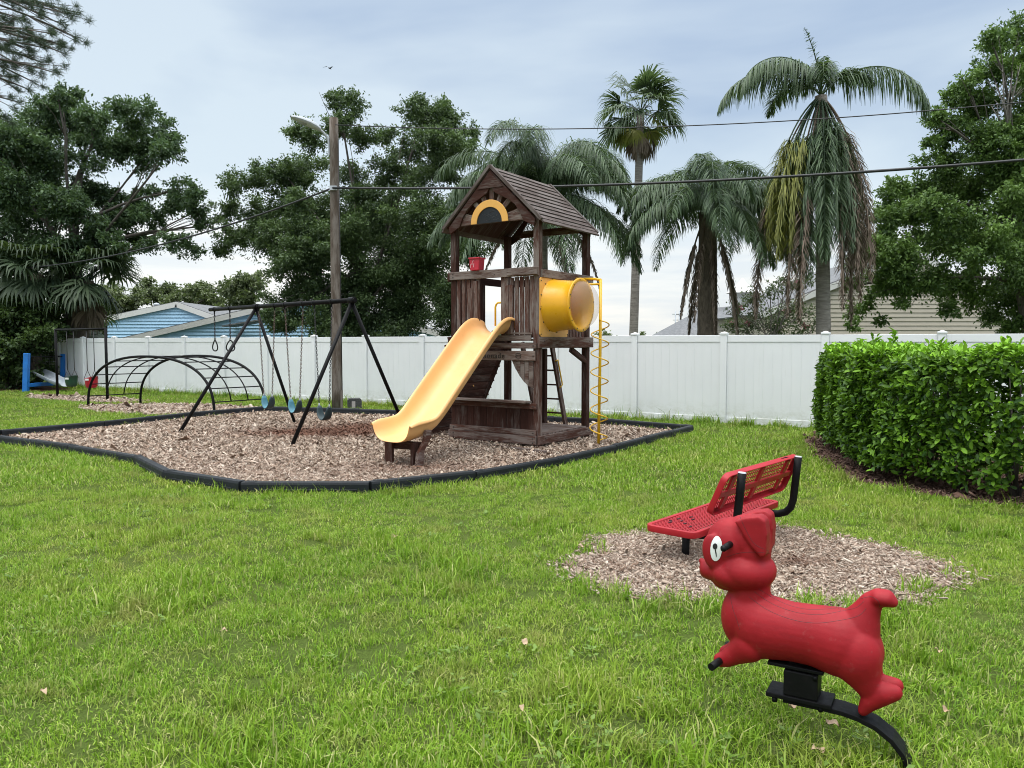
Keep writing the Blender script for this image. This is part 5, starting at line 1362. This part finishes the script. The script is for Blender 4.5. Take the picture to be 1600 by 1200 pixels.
yel = [(190, -6, 4.3, 84, {'bare': .32, 'leaf': .62, **H_}), (205, -12, 4.6, 78, {'bare': .32, 'leaf': .6, **H_}), (215, -18, 4.3, 72, {'bare': .32, 'leaf': .6, **H_}), (198, -25, 4.4, 65, {'bare': .3, 'leaf': .6, **H_})]
ded = [(a, e, L, 89 + e, {'bare': b, 'leaf': .46, **H_}) for a, e, L, b in ((-12, -30, 4.6, .22), (-30, -28, 5.0, .22), (310, -38, 4.8, .22), (8, -38, 4.6, .22), (330, -45, 5.4, .26), (180, -25, 6.0, .5), (230, -40, 6.0, .46), (20, -45, 6.0, .46), (285, -48, 5.6, .5), (210, -45, 5.8, .5))]
queen_palm('tallest queen palm with wide arching fronds and a skirt of hanging yellow and dead fronds', 1283, 150, 20, [s for s in tall] + hang, 4, ded, yel, .19, .15, px_base=1290)
# full drooping queen palm in the middle
rr = random.Random(12); sp_ = []
for i in range(38):
    el = rr.choice((84, 74, 66, 55, 40, 30, 15, 5)) + rr.uniform(-8, 8); sp_.append((i * 137.5 + rr.uniform(-20, 20), el, rr.uniform(2.9, 4.1), 78 + el * .95 + rr.uniform(-10, 12), {'per': 7, 'droop': 1.15, 'w': .013, 'leaf': .72}))
dd = [(a, -56 + rr.uniform(-12, 12), rr.uniform(2.6, 3.9), 34 + rr.uniform(-6, 3), {'bare': .3, 'leaf': .30, 'droop': 1.8, 'per': 6, 'stemr': .03, 'pw': .32}) for a in (10, 60, 120, 190, 235, 262, 285, 320)]
queen_palm('bushy queen palm with a thick dark fibrous trunk right of the tall thin fan palm', 1106, 332, 22, sp_, 13, dd, (), .30, .24, mat='boot_trunk')
# big queen palm behind the play tower
rr = random.Random(31); sp_ = []
for i in range(44):
    el = rr.choice((86, 80, 70, 60, 48, 34, 18, 4, -8)) + rr.uniform(-8, 8); sp_.append((i * 137.5 + rr.uniform(-20, 20), el, rr.uniform(3.3, 4.5), 70 + el * .95 + rr.uniform(-8, 14), {'per': 8, 'droop': 1.05, 'plume': .6, 'w': .013, 'leaf': .8}))
dd = [(a, -42 + rr.uniform(-10, 10), rr.uniform(3, 3.8), 44, {'bare': .4, 'leaf': .24, 'droop': 1.8, 'per': 4, 'stemr': .03}) for a in (200, 260, 300, 340)]
queen_palm('wide drooping queen palm directly behind the wooden play tower roof', 846, 312, 23.5, sp_, 32, dd, (), .22, .18, leaf=.62)
# tall thin washingtonia
tb_ = at(988, 535, 30); WB = Vector((tb_.x, 30, 0)); wt = at(1001, 178, 30)
WP = thing('fan_palm', 'tall slender fan palm with a round crown standing left of the bushy queen palm', 'palm', WB, 0, 'palms behind the fence')
palm_trunk(WB - Vector((0, 0, .1)), wt, .18, .14, WP, 'palm_trunk', rings=False)
rr = random.Random(41); pg = PB(1); sg_ = MB(); py_ = PB(2); sy = MB(); pd = PB(3); sd_ = MB()
for i in range(34):
    el = rr.uniform(-18, 85); fan(pg, sg_, wt, i * 137.5, el, rr.uniform(.8, 1.25), rr.uniform(.85, 1.15), 26, .4 + .6 * (el < 25), rr.uniform(.15, .45), 100, .027, rr.uniform(-25, 25))
for i in range(7): fan(py_, sy, wt, i * 137.5 + 40, rr.uniform(-45, 15), rr.uniform(.8, 1.0), rr.uniform(.7, .9), 20, .9, rr.uniform(.1, .4), 85, .036, rr.uniform(-25, 25))
for i in range(9): fan(pd, sd_, wt - Vector((0, 0, .15)), i * 137.5 + 80, rr.uniform(-75, -45), rr.uniform(.7, .95), rr.uniform(.7, .95), 16, 1.2, rr.uniform(.0, .3), 45, .036, 0)
for pb, st, nm, mt in ((pg, sg_, 'crown', 'sabal'), (py_, sy, 'yellow_fronds', 'palm_yellow'), (pd, sd_, 'dead_fronds', 'palm_dead')):
    o = pb.build(nm, mt, WP, WB)
    for v in st.v: v -= WB
    st.build('frond_stems', M['palm_dead'] if nm != 'crown' else M['sabal'], o)
# cabbage palms at the left
for (px, py, Y, tr, nf, rad, lab, seed, pxb) in ((58, 428, 27.0, .22, 24, 1.15, 'cabbage palm with drooping fan leaves at the left edge below the big tree', 51, 50), (138, 438, 27.6, .20, 26, 1.2, 'cabbage palm with drooping fan leaves above the black toddler swing frame', 52, 120), (112, 506, 29.5, .20, 16, 1.0, 'short cabbage palm with low fan leaves behind the white fence end', 53, 104)):
    bs = at(pxb, 535, Y); B_ = Vector((bs.x, Y, 0)); tp_ = at(px, py, Y)
    t = thing('cabbage_palm', lab, 'palm', B_, 0, 'cabbage palms at the left'); palm_trunk(B_ - Vector((0, 0, .1)), tp_, tr, tr * .9, t, 'boot_trunk')
    pb = PB(seed); st = MB(); rr = random.Random(seed)
    for i in range(nf): fan(pb, st, tp_, i * 137.5, rr.uniform(-25, 70), rr.uniform(.7, 1.2), rad * rr.uniform(.8, 1.1), 24, .9, rr.uniform(.05, .35), 115, .030, rr.uniform(-30, 30))
    o = pb.build('crown', 'cabbage', t, B_)
    for v in st.v: v -= B_
    st.build('frond_stems', M['cabbage'], o)
    pb = PB(seed + 9); st = MB()
    for i in range(7): fan(pb, st, tp_ - Vector((0, 0, .3)), i * 137.5 + 20, rr.uniform(-70, -40), rr.uniform(.5, .9), rad * .8, 16, 1.4, rr.uniform(0, .3), 60, .030, 0)
    o = pb.build('dead_fronds', 'palm_dead', t, B_)

# ------------------------------------------------------------------ clipped hedge
HG = thing('hedge', 'clipped bright green leafy hedge at the right growing from a brown mulch bed', 'hedge', (5.6, 9.2, 0)); ho = np.array((5.6, 9.2, 0.))
rng = np.random.default_rng(77)
ZT = 1.44
HL = np.array([(4.95, 12.35), (4.72, 11.7), (4.52, 11.0), (4.30, 10.1), (4.15, 9.2), (4.22, 8.5), (4.45, 7.9), (4.88, 7.35), (5.5, 6.85), (6.4, 6.35), (7.6, 5.9)])
hs_ = np.concatenate([[0], np.cumsum(np.linalg.norm(np.diff(HL, axis=0), axis=1))]); HLEN = hs_[-1]; TH_ = 1.25
def hline(u):
    x = np.interp(u, hs_, HL[:, 0]); y = np.interp(u, hs_, HL[:, 1]); e = .25
    dx = np.interp(np.clip(u + e, 0, HLEN), hs_, HL[:, 0]) - np.interp(np.clip(u - e, 0, HLEN), hs_, HL[:, 0]); dy = np.interp(np.clip(u + e, 0, HLEN), hs_, HL[:, 1]) - np.interp(np.clip(u - e, 0, HLEN), hs_, HL[:, 1])
    L = np.hypot(dx, dy); return x, y, dy / L, -dx / L            # outward normal: left of travel reversed
def hpos(u, inn, z):
    x, y, nx, ny = hline(u); w = inn - .05 * np.sin(u * 2.1 + z * 2) - .04 * np.sin(u * 5.3 - z * 3 + 1) + .13 * (1 - np.clip(z / .9, 0, 1)) ** 2 + .05 * np.clip((z - 1.25) / .2, 0, 1)
    return x - nx * w, y - ny * w, nx, ny
def sprigs(n, which):
    u = rng.uniform(0, 1, n) * HLEN; v = rng.uniform(0, 1, n); dpt = np.abs(rng.normal(0, .10, n)).clip(0, .4); keep = np.ones(n, bool)
    if which in ('front', 'back'):
        z = .15 + (ZT - .15) * v
        x, y, nx, ny = hpos(u, dpt if which == 'front' else TH_ - dpt, z); sg = 1 if which == 'front' else -1
        gap = (np.sin(u * 4.1 + 2) + np.sin(z * 6.3 + u * 1.7) + np.sin(u * 9.1 - z * 4)) / 3
        thin = np.clip((u - 4.6) / .8, 0, 1) * np.clip((1.25 - z) / .3, 0, 1)
        keep = (gap > -.52 + .30 * thin) | (rng.uniform(0, 1, n) < .30 - .2 * thin)
        if which == 'back': keep &= (rng.uniform(0, 1, n) > .75 * thin)
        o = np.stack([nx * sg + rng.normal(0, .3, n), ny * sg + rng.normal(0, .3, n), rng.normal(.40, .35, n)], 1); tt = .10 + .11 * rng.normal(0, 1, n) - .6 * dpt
    elif which == 'end':
        z = .15 + (ZT - .15) * v; u = np.abs(rng.normal(0, .08, n)); x, y, nx, ny = hpos(u, rng.uniform(0, TH_, n), z); tx, ty = ny, -nx
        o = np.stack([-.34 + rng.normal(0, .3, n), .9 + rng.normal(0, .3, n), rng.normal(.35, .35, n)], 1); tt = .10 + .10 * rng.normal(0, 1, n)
    elif which == 'top':
        z = ZT + .05 * np.sin(u * 2.7) + .03 * np.sin(u * 7.7) + np.abs(rng.normal(0, .04, n)) - .6 * dpt
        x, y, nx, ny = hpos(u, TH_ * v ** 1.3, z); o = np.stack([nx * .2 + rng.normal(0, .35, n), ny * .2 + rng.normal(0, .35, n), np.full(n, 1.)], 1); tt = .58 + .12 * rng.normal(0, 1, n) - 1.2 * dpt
    else:
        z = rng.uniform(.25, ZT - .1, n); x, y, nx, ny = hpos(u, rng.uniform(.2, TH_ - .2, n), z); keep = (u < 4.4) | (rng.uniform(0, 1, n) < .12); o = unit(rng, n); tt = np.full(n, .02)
    P = np.stack([x, y, z], 1); return P[keep], o[keep], tt[keep]
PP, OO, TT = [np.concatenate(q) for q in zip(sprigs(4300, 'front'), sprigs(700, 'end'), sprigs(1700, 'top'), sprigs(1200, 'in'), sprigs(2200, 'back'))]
# a few long shoots above the clipped top
for (px, py, Y) in ((1344, 534, 10.2), (1366, 530, 10.0), (1396, 522, 9.6), (1456, 543, 8.9), (1382, 540, 9.9), (1540, 546, 7.9)):
    c = at(px, py, Y)
    for k in range(5): PP = np.vstack([PP, [[c.x + rng.normal(0, .012), c.y + rng.normal(0, .012), ZT + (c.z - ZT) * (k + 1) / 5]]]); OO = np.vstack([OO, [[rng.normal(0, .2), rng.normal(0, .2), 1.]]]); TT = np.append(TT, .5)
OO /= np.linalg.norm(OO, axis=1)[:, None]
k = 6; n = len(PP) * k
C = np.repeat(PP, k, 0) + rng.normal(0, .018, (n, 3)); O_ = np.repeat(OO, k, 0)
A = O_ * rng.uniform(.25, 1.0, (n, 1)) + unit(rng, n) * .85; A /= np.linalg.norm(A, axis=1)[:, None]
Nn = O_ + np.array([0, 0, .6]) + unit(rng, n) * .35
V, Q = leaf_quads(C, A, Nn, .088 * rng.uniform(.55, 1.25, n), .0225 * rng.uniform(.8, 1.25, n), .3, True)
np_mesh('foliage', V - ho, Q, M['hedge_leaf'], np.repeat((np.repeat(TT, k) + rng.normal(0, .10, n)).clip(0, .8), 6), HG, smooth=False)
m = MB(); rr = random.Random(5)
uu = .3
while uu < HLEN:
    hx, hy, hn, hm_ = [float(q) for q in hline(np.array([uu]))[0:4]] if False else [float(q[0]) for q in hline(np.array([uu]))]
    cx, cy = hx - hn * .55, hy - hm_ * .55
    for q in range(rr.randint(5, 8)):
        a = rr.uniform(0, 6.28); b = Vector((cx + rr.uniform(-.05, .05), cy + rr.uniform(-.05, .05), -.02)); e = Vector((cx + .36 * math.cos(a), cy + .36 * math.sin(a), rr.uniform(.7, 1.35)))
        m.tube([b - Vector(ho), b.lerp(e, .4) + Vector((0, 0, .1)) - Vector(ho), e - Vector(ho)], [.016, .012, .005], 6)
    uu += rr.uniform(.5, .75)
m.build('stems', M['bark'], HG)

# ------------------------------------------------------------------ houses behind the fence
def gable_house(name, label, cat, px_l, py_l, px_p, py_p, px_r, py_r, Y, depth, wallm, course=.13, trimw=.20, roofm='shingle', rz=0, over=.12, lap=.055):
    L_ = at(px_l, py_l, Y); P_ = at(px_p, py_p, Y); R_ = at(px_r, py_r, Y); O = Vector((P_.x, Y, 0))
    t = thing(name, label, cat, O); l, p, r = [q - O for q in (L_, P_, R_)]
    def lim(z):
        xl = l.x + (p.x - l.x) * max(0, (z - l.z)) / (p.z - l.z) if z > l.z else l.x
        xr = r.x + (p.x - r.x) * max(0, (z - r.z)) / (p.z - r.z) if z > r.z else r.x
        return xl, xr
    m = MB(); z = 0
    while z < p.z - .02:
        z2 = min(z + course, p.z - .01); a, b = lim(z), lim(z2)
        m.prism([(a[0], z), (a[1], z), (b[1], z2), (b[0], z2)], 0, 1, lambda u, v, n, z=z, z2=z2: (u, (-lap * (1 - (v - z) / (z2 - z)) if n == 0 else .12), v)); z = z2
    m.build('gable_wall', M[wallm], t)
    w = MB(); w.box((l.x + .06, depth / 2 + .13, l.z / 2), (.1, depth, l.z), 'z').box((r.x - .06, depth / 2 + .13, r.z / 2), (.1, depth, r.z), 'z'); w.build('side_wall', M[wallm], t)
    for e, nm in ((l, 0), (r, 1)):
        d = (Vector((e.x, 0, e.z)) - Vector((p.x, 0, p.z))); dn = d.normalized(); e2 = Vector((e.x, 0, e.z)) + dn * .35; pk = Vector((p.x, 0, p.z)); nr = Vector((-dn.z, 0, dn.x)); nr = nr if nr.z > 0 else -nr
        rf = MB().prism([(0, 0), (1, 0), (1, 1), (0, 1)], .10, .16, lambda u, v, n: pk.lerp(e2, u) + Vector((0, -over + v * (depth + over), 0)) + nr * n).build('roof', M[roofm], t)
        MB().beam(pk + Vector((0, -over - .02, 0)) - nr * 0, e2 + Vector((0, -over - .02, 0)), .04, trimw, up=nr, ext=.02).build('rake_trim', M['white_trim'], rf)
    return t, l, p, r, O
t1_, l, p, r, O = gable_house('blue_house', 'blue lap sided house whose full gable peak shows above the left fence', 'house', 168, 499, 277, 476, 352, 503, 40, 9, 'blue_siding', .17, .26)
MB().tube([(-2.0, 2.0, p.z - .5), (-2.0, 2.0, p.z + .06)], .12, 8).ball((-2.0, 2.0, p.z + .1), .17, 10, 5, (1, 1, .6)).build('roof_vent', M['galv'], t1_)
t2_, l, p, r, O = gable_house('blue_house', 'blue lap sided house with a long white rake rising behind the black swing bar', 'house', 206, 530, 470, 469, 720, 530, 35, 9, 'blue_siding', .15, .24)
MB().beam((l.x + 4.6, -.5, 2.32), (l.x + 7.6, -1.6, 2.72), .9, .06, up=(0, 0, 1)).build('porch_roof', M['shingle'], t2_)
t3_, l, p, r, O = gable_house('beige_house', 'beige lap sided house with a low gable behind the right hand tree', 'house', 1190, 492, 1432, 394, 1640, 545, 31, 10, 'beige_siding', .175, .24, lap=.03)
# grey roofed building with a cupola
gb = at(1060, 527, 37); O = Vector((gb.x, 37, 0)); t4 = thing('grey_roof_house', 'grey shingled roof with a white cupola seen between the palm trunks', 'house', O)
a = at(1050, 530, 37) - O; b = at(1128, 482, 37) - O; c = at(1250, 474, 37) - O; d = at(1300, 530, 37) - O
m = MB(); b2 = b + Vector((0, 4, 0)); c2 = c + Vector((0, 4, 0))
m.v += [Vector((a.x, 0, a.z)), Vector((d.x, 0, d.z)), Vector((c.x, 4, c.z + .25)), Vector((b.x, 4, b.z + .15)), Vector((a.x, 8, a.z)), Vector((d.x, 8, d.z))]
for f in ((0, 1, 2, 3), (4, 3, 2, 5), (0, 3, 4), (1, 5, 2)): m.face(f)
m.build('roof', M['shingle'], t4)
MB().prism([(a.x + .4, .4), (d.x - .4, .4), (d.x - .4, 7.6), (a.x + .4, 7.6)], 0, a.z, lambda u, v, n: (u, v, n)).build('wall', M['beige_siding'], t4)
cu = at(1166, 478, 39.5) - O; ct = at(1166, 446, 39.5) - O; m = MB()
cup = MB().box((cu.x, 3.2, (cu.z + ct.z) / 2 - .35), (.95, .95, ct.z - cu.z + .1), 'z').build('cupola', M['white_trim'], t4)
s_ = .72; m = MB(); b = 0
rings = [(s_, ct.z - .35), (s_ * .62, ct.z - .12), (s_ * .3, ct.z + .12), (.03, ct.z + .42)]
m.lathe([(q * 1.2, z) for q, z in rings], lambda x, y, h: (cu.x + x, 3.2 + y, h), 8); m.build('cupola_roof', M['white_trim'], cup)
# two distant lattice masts
for px, lab in ((1055, 'left one of two far grey utility masts between the palms'), (1061, 'right one of two far grey utility masts between the palms')):
    q = at(px, 535, 120); hgt = at(px, 486, 120).z; t = thing('utility_mast', lab, 'mast', (q.x, 120, 0), 0, 'far utility masts')
    MB().tube([(0, 0, 0), (0, 0, hgt)], .10, 8).build('pole', M['galv'], t); m = MB()
    for z in (hgt - .5, hgt - 1.4, hgt - 2.3): m.box((0, 0, z), (1.1 if z > hgt - 1 else .8, .10, .10), 'x')
    m.build('cross_arm', M['galv'], t)
# a bird high over the pole
bp = at(515, 107, 60)
bd_ = MB().tube([(-.16, 0, 0), (-.05, 0, .02), (.08, 0, .02), (.2, 0, 0)], [.01, .05, .045, .006], 8)
bd_.grid([[(-.04, .0, .02), (.08, .0, .02)], [(-.06, .28, .14), (.06, .28, .14)], [(-.14, .6, .05), (-.10, .6, .05)]]).grid([[(-.04, .0, .02), (.08, .0, .02)], [(-.06, -.28, .14), (.06, -.28, .14)], [(-.14, -.6, .05), (-.10, -.6, .05)]])
o = bd_.build('bird', M['black_plastic']); o.location = bp; o.rotation_euler = (R(10), 0, R(60)); tag(o, 'small dark bird gliding high in the sky above the pole', 'bird')

# ------------------------------------------------------------------ sky, sun, camera
EL, AZ = 72, -150                                     # soft sun behind the clouds, behind the camera's left
w = bpy.data.worlds.new('World'); S.world = w; w.use_nodes = True; nt = w.node_tree; N_ = nt.nodes; bg = N_['Background']
def wn(ty, **kw):
    n = N_.new(ty)
    for k, v in kw.items():
        if k in n.inputs: n.inputs[k].default_value = v
        else: setattr(n, k, v)
    return n
lk = nt.links.new
sky = wn('ShaderNodeTexSky', sky_type='NISHITA', sun_disc=False); sky.sun_elevation = R(EL); sky.sun_rotation = R(AZ); sky.air_density = 1.2; sky.dust_density = 3
tc = wn('ShaderNodeTexCoord'); sep = wn('ShaderNodeSeparateXYZ'); lk(tc.outputs['Generated'], sep.inputs[0])
mp = wn('ShaderNodeMapping'); mp.inputs['Scale'].default_value = (1, 1, 3.2); lk(tc.outputs['Generated'], mp.inputs['Vector'])
n1 = wn('ShaderNodeTexNoise', Scale=1.7, Detail=5, Roughness=.5, Distortion=.3); lk(mp.outputs[0], n1.inputs['Vector'])
mp2 = wn('ShaderNodeMapping'); mp2.inputs['Scale'].default_value = (1, 1, 9); lk(tc.outputs['Generated'], mp2.inputs['Vector'])
n2 = wn('ShaderNodeTexNoise', Scale=3.2, Detail=6, Roughness=.55); lk(mp2.outputs[0], n2.inputs['Vector'])
def cr(fac, st):
    r = wn('ShaderNodeValToRGB'); e = r.color_ramp.elements
    while len(e) < len(st): e.new(.5)
    for q, (p, c) in zip(e, st): q.position = p; q.color = (*c, 1)
    lk(fac, r.inputs['Fac']); return r.outputs['Color']
def mx(fac, a, b, mode='MIX'):
    n = wn('ShaderNodeMix', data_type='RGBA', blend_type=mode)
    for v, i in ((fac, 0), (a, 6), (b, 7)):
        if hasattr(v, 'is_linked'): lk(v, n.inputs[i])
        else: n.inputs[i].default_value = v if i == 0 else (*v, 1)
    return n.outputs[2]
base = cr(sep.outputs['Z'], [(.0, (.92, .92, .87)), (.06, (.88, .91, .91)), (.16, (.52, .64, .76)), (.30, (.385, .495, .66)), (.46, (.405, .515, .68)), (.75, (1.0, 1.02, 1.05))])
lite = cr(sep.outputs['Z'], [(.0, (1.05, 1.03, .96)), (.08, (1.0, 1.02, 1.01)), (.2, (.66, .765, .84)), (.46, (.60, .70, .80)), (.75, (1.0, 1.02, 1.05))])
xg = wn('ShaderNodeMath', operation='MULTIPLY_ADD'); lk(sep.outputs['X'], xg.inputs[0]); xg.inputs[1].default_value = -.28; lk(n1.outputs['Fac'], xg.inputs[2])   # thicker, whiter cloud towards the left
cl = mx(cr(xg.outputs[0], [(.36, (0, 0, 0)), (.62, (1, 1, 1))]), base, lite)
lowm = cr(sep.outputs['Z'], [(.0, (1, 1, 1)), (.10, (.8, .8, .8)), (.17, (0, 0, 0))])
band = mx(cr(n2.outputs['Fac'], [(.42, (0, 0, 0)), (.62, (1, 1, 1))]), (.60, .68, .75), (1.0, .97, .88))
k_ = wn('ShaderNodeMath', operation='MULTIPLY'); lk(lowm, k_.inputs[0]); k_.inputs[1].default_value = .55
cl = mx(k_.outputs[0], cl, band)
zen = cr(sep.outputs['Z'], [(.44, (1, 1, 1)), (.8, (2.3, 2.3, 2.3))])
zb = wn('ShaderNodeMix', data_type='RGBA', blend_type='MULTIPLY'); zb.clamp_result = False; zb.inputs[0].default_value = 1
# brighter overhead: overcast skies are about three times brighter at the zenith
zr_ = wn('ShaderNodeMapRange'); zr_.inputs['From Min'].default_value = .42; zr_.inputs['From Max'].default_value = .85; zr_.inputs['To Min'].default_value = 1; zr_.inputs['To Max'].default_value = 3.3; lk(sep.outputs['Z'], zr_.inputs['Value'])
vm = wn('ShaderNodeVectorMath', operation='SCALE'); lk(cl, vm.inputs[0]); lk(zr_.outputs[0], vm.inputs['Scale'])
v10 = wn('ShaderNodeVectorMath', operation='SCALE'); lk(vm.outputs[0], v10.inputs[0]); v10.inputs['Scale'].default_value = 10.0
fin = mx(.88, sky.outputs[0], v10.outputs[0]); lk(fin, bg.inputs['Color']); bg.inputs['Strength'].default_value = .1
sl_ = bpy.data.lights.new('sun', 'SUN'); sl_.energy = 1.3; sl_.angle = R(38); sl_.color = (1, .955, .89)
so_ = bpy.data.objects.new('sun', sl_); COL.objects.link(so_)
sdir = Vector((math.sin(R(AZ)) * math.cos(R(EL)), math.cos(R(AZ)) * math.cos(R(EL)), math.sin(R(EL))))
so_.rotation_euler = sdir.to_track_quat('Z', 'Y').to_euler(); so_.location = (0, 0, 30)
cam = bpy.data.cameras.new('camera'); co_ = bpy.data.objects.new('camera', cam); COL.objects.link(co_); S.camera = co_
cam.sensor_width = 36; cam.lens = 36 * F_PX / 1600; cam.clip_end = 3000; cam.clip_start = .05
co_.location = (0, 0, CAM_H); co_.rotation_euler = (R(90) - PITCH, 0, 0)
vs = S.view_settings; vs.view_transform = 'Standard'; vs.look = 'None'; vs.exposure = .25; vs.gamma = 1
S.cycles.use_denoising = True; S.cycles.filter_width = 1.0; S.cycles.max_bounces = 6; S.cycles.transparent_max_bounces = 8
